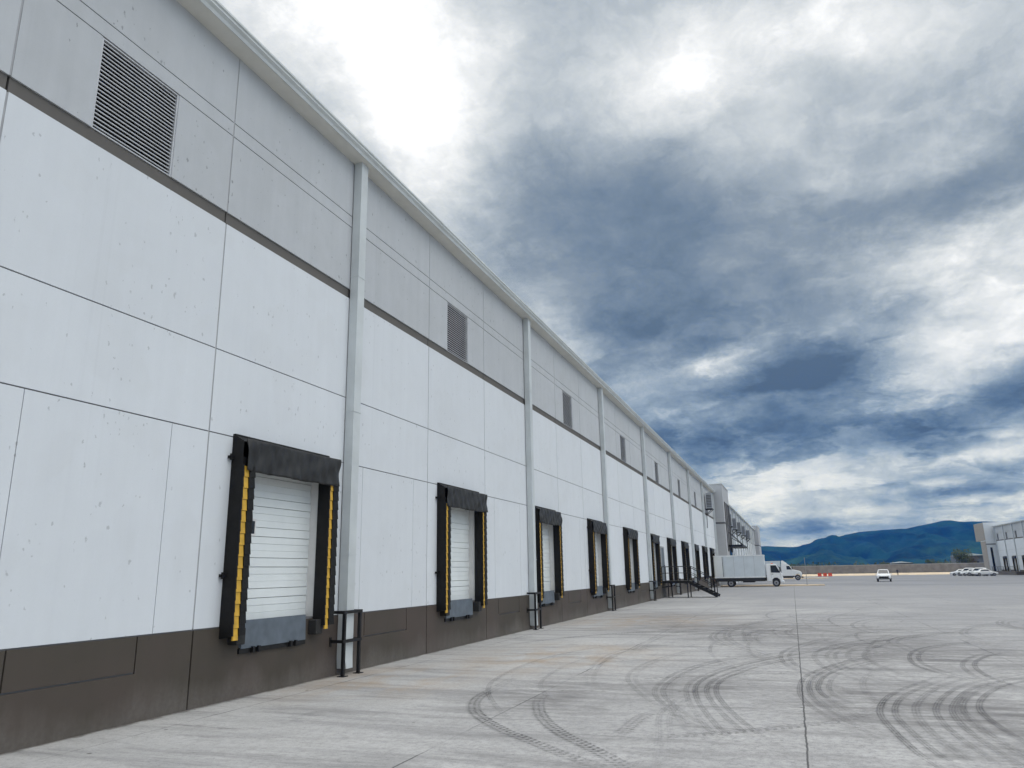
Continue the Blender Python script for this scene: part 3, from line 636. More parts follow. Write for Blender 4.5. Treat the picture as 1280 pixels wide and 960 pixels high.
# pipe guards round the foot of every downspout
order = ['nearest the camera', 'second from the camera', 'third from the camera', 'fourth from the camera', 'fifth from the camera', 'sixth from the camera', 'seventh from the camera']
def pipe_guard():
    r = empty('pipe_guard')
    for y in (-.34, .24):
        p = MB(); p.box(.27, .33, y-.03, y+.03, .012, 1.22); p.box(.22, .38, y-.08, y+.08, 0, .012); p.build('post', 'black_steel', r)
    for z in (.66, 1.22):
        p = MB(); p.box(.268, .332, -.37, .27, z-.03, z+.03)
        for y in (-.40, .27): p.box(.016, .332, y, y+.03, z-.03, z+.03)
        p.build('rail', 'black_steel', r)
    for y in (-.42, .25):
        p = MB(); p.box(.016, .03, y, y+.07, .56, .74); p.build('wall_plate', 'black_steel', r)
    return r
pg = pipe_guard()
for k in range(7):
    o = pg if k == 0 else copy_tree(pg)
    u = 13.96+12.2*k; o.location = (0, u, gz(u)+.003)
    tag(o, 'black steel pipe guard round the warehouse downspout %s' % order[k], 'pipe guard', 'pipe guards at the downspouts')

# ------------------------------------------------------------------ metal stair to the side door
st = empty('metal_staircase', (0, 55.45, 0)); tag(st, 'black steel staircase and landing leading up to the grey side door', 'staircase')
p = MB(); p.box(.02, 1.95, 0, 1.75, 1.12, 1.16); p.build('landing', 'black_steel', st)
p = MB()
for y in (-.02, 1.72): p.box(.02, 1.95, y, y+.05, 1.0, 1.118)
p.box(1.90, 1.95, .03, 1.72, 1.0, 1.118); p.build('landing_frame', 'black_steel', st)
for x in (.45, 1.8):
    for y in (.02, 1.68):
        p = MB(); p.box(x-.035, x+.035, y-.03, y+.04, .012, 1.0); p.box(x-.1, x+.1, y-.09, y+.1, 0, .012)
        if x < 1: p.box(.02, x-.035, y-.02, y+.03, .72, .78)
        p.build('leg', 'black_steel', st)
NS = 6
for k in range(NS):
    x = 2.0+k*.3; z = 1.16-(k+1)*1.16/(NS+1)
    p = MB(); p.box(x, x+.28, .04, 1.70, z-.035, z); p.build('tread', 'black_steel', st)
for y in (0, 1.72):
    p = MB(); p.hexa([(1.93, y, .93), (3.78, y, .005), (3.78, y+.05, .005), (1.93, y+.05, .93), (1.93, y, 1.16), (3.86, y, .17), (3.86, y+.05, .17), (1.93, y+.05, 1.16)]); p.build('stringer', 'black_steel', st)
    r = MB()
    for x in ((.06, .28, 1.9) if y == 0 else (.06, 1.0, 1.9)): r.bar((x, y+.025, 1.14), (x, y+.025, 2.15), .026)
    for x, z in ((3.45, .25), (3.66, .14)): r.bar((x, y+.025, z), (x, y+.025, z+.98), .026)
    for h in (0, -.45): 
        r.bar((.03, y+.025, 2.15+h), (1.93, y+.025, 2.15+h), .026 if h == 0 else .018); r.bar((1.93, y+.025, 2.15+h), (3.68, y+.025, 1.15+h), .026 if h == 0 else .018)
    r.build('handrail', 'black_steel', st)

# ------------------------------------------------------------------ office block with towers beyond the warehouse
ob = empty('office_block', (0, 0, 0)); tag(ob, 'grey tower block with slit windows and canopy at the far end of the warehouse', 'building')
zt = 12.62; zb = -1.2
def tower(x1, y0, y1, nm):
    w_ = MB(); w_.box(-8, x1, y0, y1, zb, 8.3); w_.box(-8, x1, y0, y1, 8.34, zt); w_.box(-7.9, x1-.03, y0+.03, y1-.03, 8.29, 8.35)
    w_.build('tower_wall', 'tower_grey', ob)
    c = MB(); c.box(-8.06, x1+.06, y0-.06, y1+.06, zt, zt+.12); c.build('coping', 'metal_trim', ob)
    b = MB(); b.box(-.1, x1+.04, y0-.04, y1+.04, 7.55, 7.75); b.build('band', 'joint_dark', ob)
tower(1.28, 100.7, 111.0, 'a'); tower(1.3, 208, 222, 'b')
for u in (102.6, 105.0, 107.4, 109.5):
    p = MB(); p.box(1.283, 1.31, u, u+.7, 4.2, 10.4); f = p.build('window', 'glass_dark', ob)
    p = MB()
    for a in (u-.08, u+.7): p.box(1.283, 1.36, a, a+.08, 4.1, 10.5)
    p.build('frame', 'joint_dark', f)
w_ = MB(); w_.box(-8, .3, 111.002, 207.998, zb, 7.6); w_.build('wall', 'white_wall', ob)
w_ = MB(); w_.box(-8, .3, 111.002, 207.998, 7.85, 11.5); w_.build('upper_wall', 'grey_wall', ob)
w_ = MB(); w_.box(-8, .28, 111.002, 207.998, 7.6, 7.85); w_.build('band', 'band_paint', ob)
w_ = MB(); w_.box(-8.1, .62, 111.01, 207.99, 11.5, 11.72); w_.build('gutter', 'metal_trim', ob)
w_ = MB(); w_.box(-40, -8.002, 100.7, 222, zb, 11.5); w_.build('rear_block', 'grey_wall', ob)
u = 115.5
while u < 206:
    p = MB(); p.box(.302, .52, u-.14, u+.14, gz(u), 11.5); p.build('downspout', 'downspout_paint', ob)
    for du in (2.2, 4.3):
        if u+du < 207:
            p = MB(); p.box(.302, .34, u+du, u+du+.6, 1.0, 7.4) if du > 4 and u < 130 else p.box(.302, .34, u+du, u+du+.5, 8.2, 10.0)
            p.build('window', 'glass_dark', ob)
    u += 7.6
cn = MB(); cn.box(1.2, 3.0, 104.5, 116.5, 4.75, 4.98); cno = cn.build('canopy', 'black_steel', ob)
for u in (105.2, 110.4, 115.8):
    p = MB(); p.bar((2.9, u, 4.98), (1.3 if u < 111 else .31, u, 6.7), .045, 6); p.build('tie_rod', 'black_steel', cno)
p = MB(); p.box(1.283, 1.33, 105.5, 108.5, gz(106), 4.3); p.build('entrance_door', 'glass_dark', ob)

# wall-hung air coolers
def cooler(x):
    r = empty('air_cooler')
    b = MB(); b.box(x+.2, x+.85, -.55, .55, 0, 1.8); bo = b.build('casing', 'cooler_grey', r, .03)
    l = MB()
    for i in range(8): l.box(x+.26, x+.79, -.575, -.551, .2+i*.18, .28+i*.18)
    l.build('grille', 'joint_dark', bo)
    k = MB()
    for y in (-.55, .55): k.beam((x+.01, y, -.06), (x+.9, y, -.06), .07, .09); k.beam((x+.02, y, -.75), (x+.8, y, -.12), .06, .06)
    k.box(x+.76, x+.84, -.515, .515, -.10, -.02)
    k.build('bracket', 'black_steel', r)
    d = MB(); d.bar((x+.5, .5, .5), (x+.10, 3.6, 1.9), .13, 10); d.bar((x+.12, .2, -.1), (x+.06, .2, -2.2), .035, 6); d.build('duct', 'black_steel', r)
    return r
ac0 = cooler(0.0); ac0.location = (0, 90.6, 8.75)
tag(ac0, 'grey boxy air cooler on a black bracket just before the grey tower', 'air cooler', 'air coolers hung on the walls')
ac1 = cooler(.3)
for k, (u, lb) in enumerate(((116.5, 'the nearest cooler past the grey tower'), (127, 'second cooler past the grey tower'), (138, 'third cooler past the grey tower'), (151, 'fourth cooler past the grey tower'), (168, 'fifth cooler past the grey tower'))):
    o = ac1 if k == 0 else copy_tree(ac1)
    o.location = (0, u, 8.0); tag(o, 'grey air cooler on wall bracket, ' + lb, 'air cooler', 'air coolers hung on the walls')

# ------------------------------------------------------------------ warehouse across the yard
zr = -.72
TR = lambda d, u, z: Vector((57.0-d, u, z+zr))
rw = empty('opposite_warehouse'); tag(rw, 'white warehouse across the yard with a tan end tower', 'warehouse')
jr = [218.6-STEP*k for k in range(26)][::-1]
dr_ = [i for i in range(len(jr)-1) if (len(jr)-2-i) % 2 == 1 and jr[i] > 150]
facade(rw, TR, jr, dr_, [218.6-STEP*.5-STEP*k for k in range(0, 24, 2)], [218.6-STEP*k*2-.2 for k in range(12)], -.3, lambda u: False, False)
p = MB(TR); p.box(-8, 2.2, 219.0, 224.5, -.4, 8.3); p.box(-8, 2.2, 219.0, 229, 8.3, 12.7); p.build('tower_wall', 'white_wall', rw)
p = MB(TR); p.box(2.202, 2.26, 219.05, 224.4, -.4, 8.1); p.box(2.202, 2.3, 219.05, 229, 8.32, 12.65); p.build('tower_cladding', 'tan_wall', rw)
p = MB(TR); p.box(1.0, 1.5, 218.94, 218.998, .6, 6.6); p.build('window', 'glass_dark', rw)
p = MB(TR); p.box(.0, 2.3, 218.93, 218.996, 7.3, 7.5); p.build('band', 'joint_dark', rw)
p = MB(TR); p.box(.02, 2.2, 196, 218, .0, .9); p.build('loading_ramp', 'plinth_paint', rw)
p = MB(TR)
for u in (197, 202, 207, 212, 217): p.bar((2.1, u, .9), (2.1, u, 1.9), .05, 6)
for z in (1.4, 1.9): p.bar((2.1, 196.2, z), (2.1, 217.8, z), .05, 6)
p.build('handrail', 'black_steel', rw)

# ------------------------------------------------------------------ boundary wall
bw = empty('boundary_wall', (0, 0, 0)); tag(bw, 'long grey block wall closing the far side of the yard', 'wall')
p = MB(); p.box(-60, 140, 262, 262.25, -1.2, 2.15); p.build('blockwork', 'block_wall', bw)
p = MB(); p.box(-60, 140, 261.95, 262.3, 2.15, 2.3); p.build('coping', 'joint_light', bw)
for k in range(33):
    x = -56+k*6; p = MB(); p.box(x, x+.35, 261.85, 261.998, -1.2, 2.14); p.build('pier', 'block_wall', bw)

# ------------------------------------------------------------------ vehicles (built facing +x)
def add_wheel(root, x, y, r, wd, dual=False):
    t = MB(); t.wheel(x, y, r, r, wd, 24); o = t.build('wheel', 'rubber', root, .02)
    s = 1 if y > 0 else -1
    k = MB(); k.wheel(x, y+s*(wd/2), r, r*.6, .03, 18); k.build('rim', 'wheel_steel', o)
    k = MB(); k.wheel(x, y+s*(wd/2+.02), r, r*.2, .05, 10); k.build('hub', 'chassis', o)

def box_truck(name, conventional=False, Lb=5.6, rear=0.0):
    """rear of the cargo box at x=0; width about y=0"""
    r = empty(name); W2 = 1.15; z0, z1 = 1.05, 3.50
    c = MB(); c.box(0, Lb, -W2, W2, z0, z1); cb = c.build('cargo_box', 'truck_box', r, .02)
    s = MB()
    for x in [Lb*k/5 for k in range(1, 5)]:
        for y in (-W2-.006, W2-.004): s.box(x-.012, x+.012, y, y+.01, z0+.12, z1-.1)
    s.build('panel_seam', 'joint_light', cb)
    s = MB()
    for y in (-W2-.03, W2-.01): s.box(-.02, Lb+.02, y, y+.04, z1-.07, z1+.05); s.box(-.02, Lb+.02, y, y+.04, z0-.03, z0+.10)
    s.build('edge_rail', 'truck_rail', cb)
    s = MB(); s.box(.02, .95, -W2-.016, -W2-.003, z0+.11, z1-.08); s.build('rear_panel', 'truck_panel', cb)
    s = MB(); s.box(.96, 1.02, -W2-.02, -W2-.004, z0+.1, z1-.07); s.build('panel_post', 'joint_dark', cb)
    s = MB()
    for y in (-.45, .37): s.box(.05, Lb+1.7, y, y+.08, .68, .95)
    for x in [.3+k*.7 for k in range(int(Lb/.7))]: s.box(x, x+.08, -W2+.03, W2-.03, .94, z0-.031)
    s.box(Lb*.55, Lb*.78, -1.05, -.5, .5, .9); s.box(Lb*.55, Lb*.78, .5, 1.05, .5, .9)
    s.box(-.05, .05, -1.1, 1.1, .45, .58); s.box(.0, Lb-.1, -1.12, -1.08, .62, .98); s.box(.0, Lb-.1, 1.08, 1.12, .62, .98)
    s.build('chassis', 'chassis', r)
    for y in (-1, 1):
        s = MB(); s.box(-.09, -.05, y*.95-.12, y*.95+.12, .66, .84); s.build('tail_light', 'tail_red', r)
    g = Lb+.12
    if not conventional:
        prof = [(g, .62), (g, 2.42), (g+.12, 2.52), (g+.95, 2.50), (g+1.15, 2.42), (g+1.62, 1.48), (g+1.70, 1.30), (g+1.72, .62), (g+1.58, .50), (g+1.42, .50), (g+1.36, .78), (g+1.12, .98), (g+.82, .98), (g+.58, .78), (g+.52, .56)]
        c = MB(); c.prism(prof, -.98, .98); cab = c.build('cab', 'car_white', r, .05)
        for y in (-.992, .982):
            s = MB(); s.add([(g+.5, y, 1.55), (g+1.48, y, 1.52), (g+1.08, y, 2.34), (g+.5, y, 2.34), (g+.5, y+.01, 1.55), (g+1.48, y+.01, 1.52), (g+1.08, y+.01, 2.34), (g+.5, y+.01, 2.34)], [(0, 1, 2, 3), (7, 6, 5, 4), (0, 4, 5, 1), (1, 5, 6, 2), (2, 6, 7, 3), (3, 7, 4, 0)])
            s.build('side_window', 'glass_dark', cab)
            s = MB(); yy = y-.003 if y < 0 else y+.011
            s.box(g+.47, g+.485, yy, yy+.004, .98, 2.40); s.box(g+1.50, g+1.515, yy, yy+.004, 1.0, 1.45); s.box(g+.55, g+.72, yy-.01, yy+.012, 1.36, 1.41)
            s.build('door_seam', 'chassis', cab)
            s = MB(); sy_ = -1 if y < 0 else 1; s.box(g+1.42, g+1.52, sy_*1.02-.03+sy_*.14, sy_*1.02+.03+sy_*.14, 1.62, 2.12); s.bar((g+1.35, sy_*.97, 2.2), (g+1.46, sy_*1.16, 2.1), .02, 6); s.build('mirror', 'chassis', cab)
        s = MB(); s.hexa([(g+1.632, -.86, 1.50), (g+1.645, -.86, 1.505), (g+1.645, .86, 1.505), (g+1.632, .86, 1.50), (g+1.175, -.80, 2.38), (g+1.188, -.80, 2.385), (g+1.188, .80, 2.385), (g+1.175, .80, 2.38)]); s.build('windscreen', 'glass_dark', cab)
        for y in (-.75, .75):
            s = MB(); s.box(g+1.70, g+1.755, y-.17, y+.17, .86, 1.06); s.build('headlight', 'headlight', cab)
        s = MB(); s.box(g+1.70, g+1.745, -.5, .5, .84, 1.22); s.build('grille', 'chassis', cab)
        s = MB(); s.box(g+1.6, g+1.82, -1.0, 1.0, .42, .66); s.build('bumper', 'truck_rail', cab, .03)
        s = MB()
        for y in (-.8, -.4, 0, .4, .8): s.box(g+.55, g+.75, y-.07, y+.07, 2.5, 2.6)
        s.build('roof_light', 'marker_orange', cab)
        for x in (1.75, g+.97):
            for y in (-.92, .92): add_wheel(r, x, y, .42, .30)
    else:
        c = MB(); c.prism([(g, .75), (g, 3.0), (g+.15, 3.12), (g+.9, 3.05), (g+1.5, 2.72), (g+1.98, 1.92), (g+1.98, .75)], -1.02, 1.02); cab = c.build('cab', 'car_white', r, .06)
        hd = MB(); hd.prism([(g+1.9, .85), (g+1.9, 1.95), (g+2.2, 1.92), (g+3.2, 1.68), (g+3.5, 1.45), (g+3.55, .95), (g+3.45, .62), (g+3.24, .62), (g+3.15, .95), (g+2.95, 1.12), (g+2.6, 1.12), (g+2.4, .95), (g+2.32, .72)], -.98, .98); hd.build('bonnet', 'car_white', cab, .08)
        for y in (-1.032, 1.022):
            s = MB(); s.prism([(g+.95, 1.95), (g+1.85, 1.95), (g+1.45, 2.62), (g+.95, 2.62)], y, y+.01); s.build('side_window', 'glass_dark', cab)
            sy_ = -1 if y < 0 else 1
            s = MB(); s.box(g+1.95, g+2.05, sy_*1.25-.08, sy_*1.25+.08, 1.95, 2.5); s.bar((g+1.8, sy_*1.0, 2.1), (g+2.0, sy_*1.25, 2.1), .025, 6); s.build('mirror', 'chassis', cab)
            s = MB(); s.box(g+.1, g+1.95, sy_*1.0-.12, sy_*1.0+.12, .42, .8); s.build('fuel_tank', 'chassis', r)
            s = MB(); s.box(g+3.42, g+3.58, sy_*.75-.16, sy_*.75+.16, 1.05, 1.3); s.build('headlight', 'headlight', cab)
        s = MB(); s.hexa([(g+1.99, -.9, 1.96), (g+2.0, -.9, 1.97), (g+2.0, .9, 1.97), (g+1.99, .9, 1.96), (g+1.53, -.84, 2.70), (g+1.545, -.84, 2.71), (g+1.545, .84, 2.71), (g+1.53, .84, 2.70)]); s.build('windscreen', 'glass_dark', cab)
        s = MB(); s.prism([(g+.05, 3.1), (g+.05, 3.55), (g+.35, 3.6), (g+1.2, 3.02)], -.95, .95); s.build('wind_deflector', 'car_white', cab, .05)
        s = MB(); s.box(g+3.54, g+3.6, -.5, .5, .85, 1.4); s.build('grille', 'chassis', cab)
        s = MB(); s.box(g+3.4, g+3.75, -1.1, 1.1, .42, .68); s.box(g-.1, g+3.4, -.4, -.3, .6, .9); s.box(g-.1, g+3.4, .3, .4, .6, .9); s.build('bumper', 'chassis', cab)
        for x in (1.7, 2.9, g+2.78):
            for y in (-.98, .98): add_wheel(r, x, y, .50, .32)
    return r
t1 = box_truck('box_truck'); t1.location = (.32, 93.15, gz(93)); 
tag(t1, 'white cab box truck with pale blue grey body backed to the dock', 'truck')
t2 = box_truck('delivery_truck', True, 6.4); t2.location = (.35, 153.5, gz(153.5))
tag(t2, 'white bonneted truck with tall box parked beyond the box truck', 'truck')

def car(name, suv=False):
    r = empty(name); k = 1.22 if suv else 1.0; hw = .90 if suv else .86
    #        x     bottom  belt  top   half-width  top half-width
    if suv: S = [(-2.25, .55, .85, .95, .80, .60), (-2.15, .40, 1.0, 1.1, .88, .66), (-1.75, .36, 1.08, 1.58, .90, .60), (-1.2, .36, 1.08, 1.68, .90, .62), (.2, .36, 1.06, 1.70, .90, .62), (1.0, .36, 1.04, 1.08, .90, .74), (1.8, .36, .98, 1.02, .89, .72), (2.15, .40, .90, .95, .84, .66), (2.25, .48, .75, .82, .76, .58)]
    else:   S = [(-2.2, .50, .75, .82, .74, .58), (-2.1, .38, .86, .94, .82, .64), (-1.55, .30, .92, .97, .85, .66), (-.85, .30, .93, 1.40, .86, .56), (-.2, .30, .93, 1.45, .86, .57), (.35, .30, .92, 1.42, .86, .57), (1.1, .30, .88, .93, .86, .68), (1.85, .30, .78, .82, .84, .64), (2.12, .34, .68, .72, .78, .56), (2.2, .42, .58, .62, .70, .5)]
    rings = []
    for (x, b, be, t, h, th) in S:
        half = [(0, b), (h*.9, b), (h, b+.14), (h, be-.08), (h*.97, be), (th, t-.03), (th*.8, t), (0, t+.005)]
        rings.append([(x, y, z) for y, z in half] + [(x, -y, z) for y, z in half[-2:0:-1]])
    n = len(rings[0]); m = MB()
    vs_ = [p for rg in rings for p in rg]
    m.add(vs_, [(i*n+j, i*n+(j+1) % n, (i+1)*n+(j+1) % n, (i+1)*n+j) for i in range(len(rings)-1) for j in range(n)], True)
    m.add(rings[0], [tuple(range(n))]); m.add(rings[-1], [tuple(range(n))])
    body = m.build('body', 'car_white', r)
    def lerp(a, b, t): return tuple(a[i]+(b[i]-a[i])*t for i in range(3))
    ia, ib = (2, 4) if suv else (3, 5)
    for s, (k4, k5) in ((1, (4, 5)), (-1, (n-4, n-5))):
        g = MB(); low = []; hi_ = []
        for i in range(ia-1 if not suv else ia, ib+2):
            a, b = rings[i][k4], rings[i][k5]
            if i == ia-1 and not suv: a = lerp(rings[i][k4], rings[i+1][k4], .55); hi_.append(lerp(a, rings[i+1][k5], .12)); low.append(lerp(a, rings[i+1][k5], .08)); continue
            if i == ib+1: a = lerp(rings[i][k4], rings[i-1][k4], .35); low.append(lerp(a, rings[i-1][k5], .08)); hi_.append(lerp(a, rings[i-1][k5], .14)); continue
            low.append(lerp(a, b, .12)); hi_.append(lerp(a, b, .86))
        q = [(p_[0], p_[1]+s*.012, p_[2]) for p_ in low+hi_]; c = len(low)
        g.add(q, [(i, i+1, c+i+1, c+i) for i in range(c-1)]); g.build('side_window', 'glass_dark', body)
    for nm, i, j in (('windscreen', ib, ib+1), ('rear_window', ia, ia-1)):
        a, b, c, d = rings[i][5], rings[i][n-5], rings[j][n-5], rings[j][5]
        dx = .02 if nm == 'windscreen' else -.02
        q = [lerp(lerp(a, d, .1), lerp(b, c, .1), .05), lerp(lerp(a, d, .1), lerp(b, c, .1), .95), lerp(lerp(a, d, .9), lerp(b, c, .9), .95), lerp(lerp(a, d, .9), lerp(b, c, .9), .05)]
        g = MB(); g.add([(p_[0]+dx, p_[1], p_[2]+.02) for p_ in q], [(0, 1, 2, 3)]); g.build(nm, 'glass_dark', body)
    xf = S[-2][0]; zf = .82 if suv else .60
    for y in (-.58, .58):
        g = MB(); g.box(xf-.12, xf+.07, y-.16, y+.16, zf-.07, zf+.08); g.build('headlight', 'headlight', body, .03)
        g = MB(); g.box(S[1][0]-.06, S[1][0]+.1, y-.14, y+.14, zf+.0, zf+.2); g.build('tail_light', 'tail_red', body, .03)
    g = MB(); g.box(xf-.1, xf+.1, -.62, .62, zf-.30, zf-.08) if suv else g.box(xf, xf+.075, -.4, .4, zf-.12, zf); g.build('grille', 'chassis', body)
    g = MB(); g.box(xf-.2, xf+.12, -.74, .74, .34, .5) if suv else g.box(xf-.2, xf+.085, -.6, .6, .38, .46); g.build('bumper', 'chassis', body)
    rr = .37 if suv else .32
    for x in (-1.38, 1.38):
        for y in (-1, 1): add_wheel(r, x, y*(hw-.09), rr, .22)
    for y in (-1, 1):
        g = MB(); g.box(.62, .74, y*(hw+.1)-.08, y*(hw+.1)+.08, 1.0 if suv else .92, 1.12 if suv else 1.03); g.build('mirror', 'car_white', body)
    return r
cr_ = car('pickup_car', True); cr_.name = 'parked_car'; cr_.location = (21.0, 121.5, gz(121.5)); cr_.rotation_euler.z = R(-96)
tag(cr_, 'white car alone in the open yard facing the camera', 'car')
sed = car('parked_car')
suvp = copy_tree(cr_)
CARS = [(46.4, 184, 6, 'white saloon car at the right end of the parked row', 0), (45.9, 188.2, 150, 'white tall car second from the right in the parked row', 1),
        (45.6, 192.6, 172, 'white saloon car in the middle of the parked row', 0), (45.5, 197, 160, 'white tall car second from the left in the parked row', 1), (45.2, 202, 175, 'white saloon car at the left end of the parked row', 0)]
first = {0: sed, 1: suvp}
for (x, y, a, lb, kd) in CARS:
    o = first[kd]
    if o.get('used'): o = copy_tree(o)
    o['used'] = 1; o.location = (x, y, gz(y)+.005); o.rotation_euler = (0, 0, R(a)); tag(o, lb, 'car', 'white cars parked by the opposite warehouse')
for o in bpy.data.objects:
    if 'used' in o: del o['used']

# orange road barriers
def barrier():
    r = MB(); r.prism([(-.28, 0), (-.28, .16), (-.12, .45), (-.09, .95), (.09, .95), (.12, .45), (.28, .16), (.28, 0)], -.5, .5)
    return r.build('road_barrier', 'barrier_orange', None, .02)
b0 = barrier()
for k, (x, y, lb) in enumerate(((16.0, 238, 'orange plastic road barrier at the left of three'), (17.4, 237, 'orange plastic road barrier in the middle of three'), (18.8, 238, 'orange plastic road barrier at the right of three'))):
    o = b0 if k == 0 else copy_tree(b0)
    o.location = (x, y, gz(y)+.006); o.rotation_euler.z = R(90+12*(k-1)); tag(o, lb, 'road barrier', 'orange barriers near the boundary wall')

# thin pole at the end of the kerb
pe = empty('marker_pole', (10.3, 96.4, gz(96.4)+.13)); tag(pe, 'thin grey pole standing on the sandy kerb island', 'pole')
p = MB(); p.bar((0, 0, 0), (0, 0, 3.05), .03, 8); p.build('shaft', 'pole_grey', pe)
p = MB(); p.box(-.12, .12, -.12, .12, 0, .02); p.build('base_plate', 'pole_grey', pe)

# person by the boundary wall
def person(loc, rz):
    r = empty('person', loc, rz); tag(r, 'person in dark clothes standing by the boundary wall', 'person')
    J = [((0, 0, .95), .13), ((0, 0, 1.2), .13), ((0, 0, 1.42), .15), ((0, 0, 1.52), .06), ((0, .01, 1.60), .085), ((0, .01, 1.70), .08),
         ((.10, 0, .88), .10), ((.11, .02, .48), .07), ((.12, 0, .09), .05), ((.13, .14, .04), .04),
         ((-.10, 0, .88), .10), ((-.12, -.02, .48), .07), ((-.14, -.04, .09), .05), ((-.15, .10, .04), .04),
         ((.20, 0, 1.42), .06), ((.26, -.03, 1.14), .048), ((.25, .06, .90), .035), ((.25, .09, .80), .03),
         ((-.20, 0, 1.42), .06), ((-.26, -.03, 1.14), .048), ((-.25, .06, .90), .035), ((-.25, .09, .80), .03)]
    E_ = [(0, 1), (1, 2), (2, 3), (3, 4), (4, 5), (0, 6), (6, 7), (7, 8), (8, 9), (0, 10), (10, 11), (11, 12), (12, 13), (2, 14), (14, 15), (15, 16), (16, 17), (2, 18), (18, 19), (19, 20), (20, 21)]
    me = bpy.data.meshes.new('body'); me.from_pydata([j[0] for j in J], E_, [])
    o = bpy.data.objects.new('body', me); COL.objects.link(o); o.parent = r
    md_ = o.modifiers.new('skin', 'SKIN')
    for i, sv in enumerate(me.skin_vertices[0].data): sv.radius = (J[i][1],)*2; sv.use_root = (i == 0)
    sb = o.modifiers.new('sub', 'SUBSURF'); sb.levels = 1; sb.render_levels = 1
    me.materials.append(MATS['cloth_dark'])
    h = MB()
    h.grid(lambda a, b: (.088*math.sin(math.pi*b)*math.cos(2*math.pi*a), .01+.1*math.sin(math.pi*b)*math.sin(2*math.pi*a), 1.64+.115*math.cos(math.pi*b)), 12, 8); h.build('face', 'skin', o)
    h = MB(); h.grid(lambda a, b: (.094*math.sin(math.pi*.5*b)*math.cos(2*math.pi*a), -.005+.107*math.sin(math.pi*.5*b)*math.sin(2*math.pi*a), 1.66+.115*math.cos(math.pi*.5*b)), 12, 5); h.build('hair', 'rubber', o)
person((36.2, 238, gz(238)), R(170))

# ------------------------------------------------------------------ beyond the wall
def leaf_cloud(mb, cx, cy_, cz, rx, ry, rz_, n, s):
    for _ in range(n):
        while True:
            a, b, c = (random.uniform(-1, 1) for _ in range(3)); q = a*a+b*b+c*c
            if .12 < q < 1: break
        bmp = 1+.25*math.sin(a*5+cx)*math.cos(b*4+c*5)
        p = Vector((cx+a*rx*bmp, cy_+b*ry*bmp, cz+c*rz_*bmp)); u = Vector([random.gauss(0, 1) for _ in range(3)]).normalized(); v = u.orthogonal().normalized()
        k = s*random.uniform(.6, 1.3)
        mb.add([tuple(p-u*k), tuple(p+v*k*.7), tuple(p+u*k), tuple(p-v*k*.7)], [(0, 1, 2, 3)])
def tree(x, y, h, label, mat='leaves'):
    z = -.88; r = empty('tree', (x, y, z)); tag(r, label, 'tree', 'trees beyond the boundary wall')
    t = MB(); t.bar((0, 0, 0), (.1, 0, h*.45), h*.035, 8)
    for k in range(5):
        a = k*1.3; t.bar((.1, 0, h*(.3+.03*k)), (h*.22*math.cos(a), h*.22*math.sin(a), h*(.58+.05*k)), h*.014, 6)
    t.build('trunk', 'bark', r)
    c = MB()
    for k in range(7):
        a = k*2.4; d = h*.2*(k > 0)
        leaf_cloud(c, d*math.cos(a), d*math.sin(a), h*(.62+.16*math.sin(k*1.7)), h*.22, h*.22, h*.2, 130, h*.035)
    c.build('crown', mat, r)
tree(73.5, 352, 9.4, 'large dark tree in front of the dark shed', 'leaves'); tree(77.5, 356, 6.4, 'smaller dark tree right of the large dark tree', 'leaves_dry'); tree(66.2, 380, 5.6, 'loose green tree left of the large dark tree'); tree(47, 372, 4.6, 'small green tree behind the wall near the low shed')
tl = MB()
for k in range(150):
    x = random.uniform(-80, 260); y = random.uniform(420, 900); s = y/420
    leaf_cloud(tl, x*s, y, .8*s, random.uniform(3, 8)*s, 4*s, random.uniform(1.2, 2.6)*s, 55, .7*s)
for k in range(26):
    x = random.uniform(-10, 60); leaf_cloud(tl, x, 268+random.uniform(0, 8), 1.1, random.uniform(.8, 2), 1, random.uniform(.8, 1.5), 40, .28)
o = tl.build('treeline', 'leaves'); o['kind'] = 'stuff'
def shed(x, y, wd, dp, h, label, nb):
    r = empty('shed', (x, y, -.88)); tag(r, label, 'shed', 'sheds beyond the boundary wall')
    m = MB(); m.box(0, wd, 0, dp, 0, h); m.build('wall', 'shed_wall', r)
    m = MB(); q = wd/nb
    for k in range(nb): m.prism([(k*q-.2, h+.002), (k*q+q/2, h+q*.07), (k*q+q+.2-.21, h+.002)], -1.2, dp+.5)
    m.build('roof', 'shed_roof', r)
    for k in range(nb):
        m = MB(); m.box(k*q+q*.25, k*q+q*.7, -.06, -.003, 0, h*.6); m.build('door', 'dark_void', r)
shed(53, 404, 9.5, 9, 3.9, 'low pale roofed shed showing over the boundary wall', 1)
shed(80, 398, 24, 16, 6.6, 'wide dark shed with white gabled roofs behind the dark tree', 2)

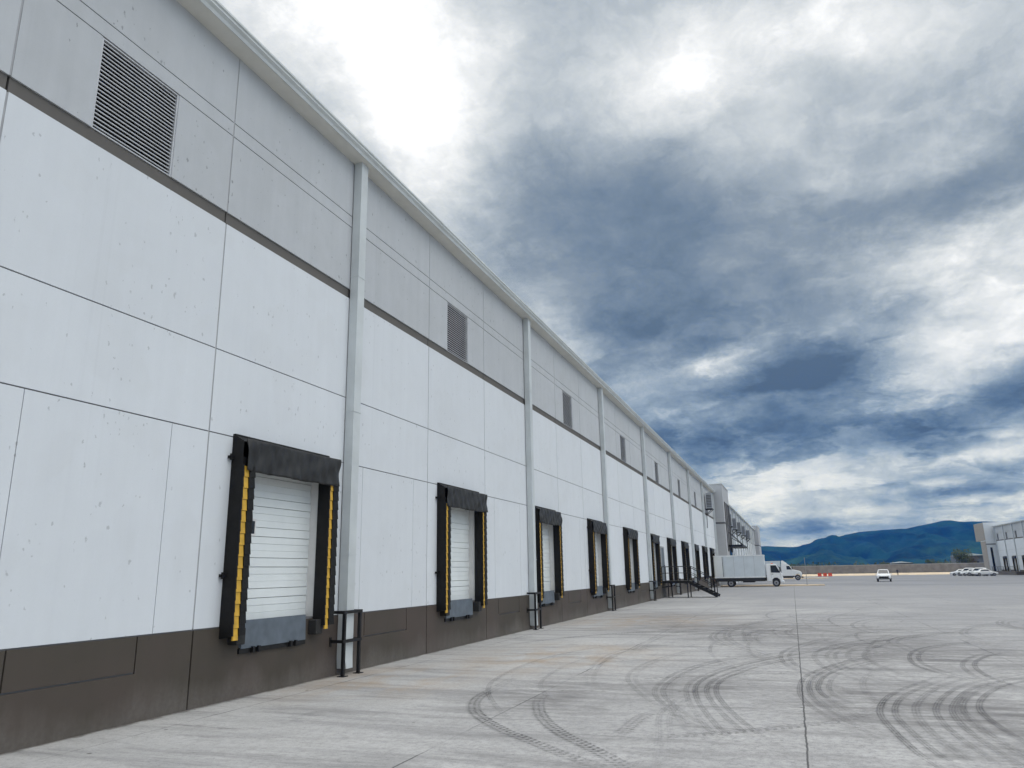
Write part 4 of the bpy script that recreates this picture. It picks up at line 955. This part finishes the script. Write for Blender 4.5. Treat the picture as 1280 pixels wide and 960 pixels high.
# ------------------------------------------------------------------ mountain
PROF = [(-1800, 60), (-1200, 120), (-700, 95), (-300, 90), (-75, 72), (-22, 69), (38, 66), (60, 71), (82, 84), (112, 89), (145, 93), (211, 107), (253, 110), (296, 112), (336, 111), (365, 117), (414, 126), (448, 133), (480, 126), (517, 128), (553, 125), (619, 117), (696, 105), (900, 120), (1300, 90), (2200, 50)]
def prof(x):
    for (a, p_), (b, q) in zip(PROF, PROF[1:]):
        if a <= x <= b:
            t = (x-a)/(b-a); return p_+(q-p_)*t
    return 40
from mathutils import noise as mn
mm = MB()
def mfn(a, b):
    x = -1700+3700*a; y = 1500+1900*b; s = y/2600
    xr = x/s if b < 10 else x                                    # spurs fan towards the viewer's plain
    h = prof(x if b > .58 else x)
    f = min(1, b/.579); f2 = f*f*(3-2*f) if b <= .579 else max(0, 1-(b-.579)/.45)
    n = mn.fractal(Vector((x*.008+.002*y, y*.0026, 0)), 1.0, 2.0, 6) - .8*abs(mn.noise(Vector((x*.011, y*.003, 5))))
    fine_ = mn.fractal(Vector((x*.03, y*.012, 3)), 1.0, 2.0, 4)
    edge = math.sin(math.pi*min(1, f))
    z = h*(f2**1.05) + n*28*edge*(1-f**6) + fine_*8*edge*(1-.7*f**4) + fine_*.8*f2
    return (x, y, z-3)
mm.grid(mfn, 420, 100)
structure(mm.build('mountain', 'forest_slope'))

# ------------------------------------------------------------------ haze
hz = MB(); hz.box(-3200, 3200, -850, 3500, -2, 146)
ho = bpy.data.objects.new('haze', hz.mesh('haze')); COL.objects.link(ho); ho['kind'] = 'stuff'
hm = bpy.data.materials.new('haze_air'); hm.use_nodes = True; hm.node_tree.nodes.clear()
h_ = NT(hm.node_tree); pv = h_.n('ShaderNodeVolumePrincipled'); pv.inputs['Color'].default_value = (.006, .21, 1.0, 1)
pv.inputs['Density'].default_value = .00013; pv.inputs['Absorption Color'].default_value = (1, 1, 1, 1); pv.inputs['Anisotropy'].default_value = .1
ou = h_.n('ShaderNodeOutputMaterial'); h_.l(pv.outputs[0], ou.inputs['Volume'])
ho.data.materials.append(hm)
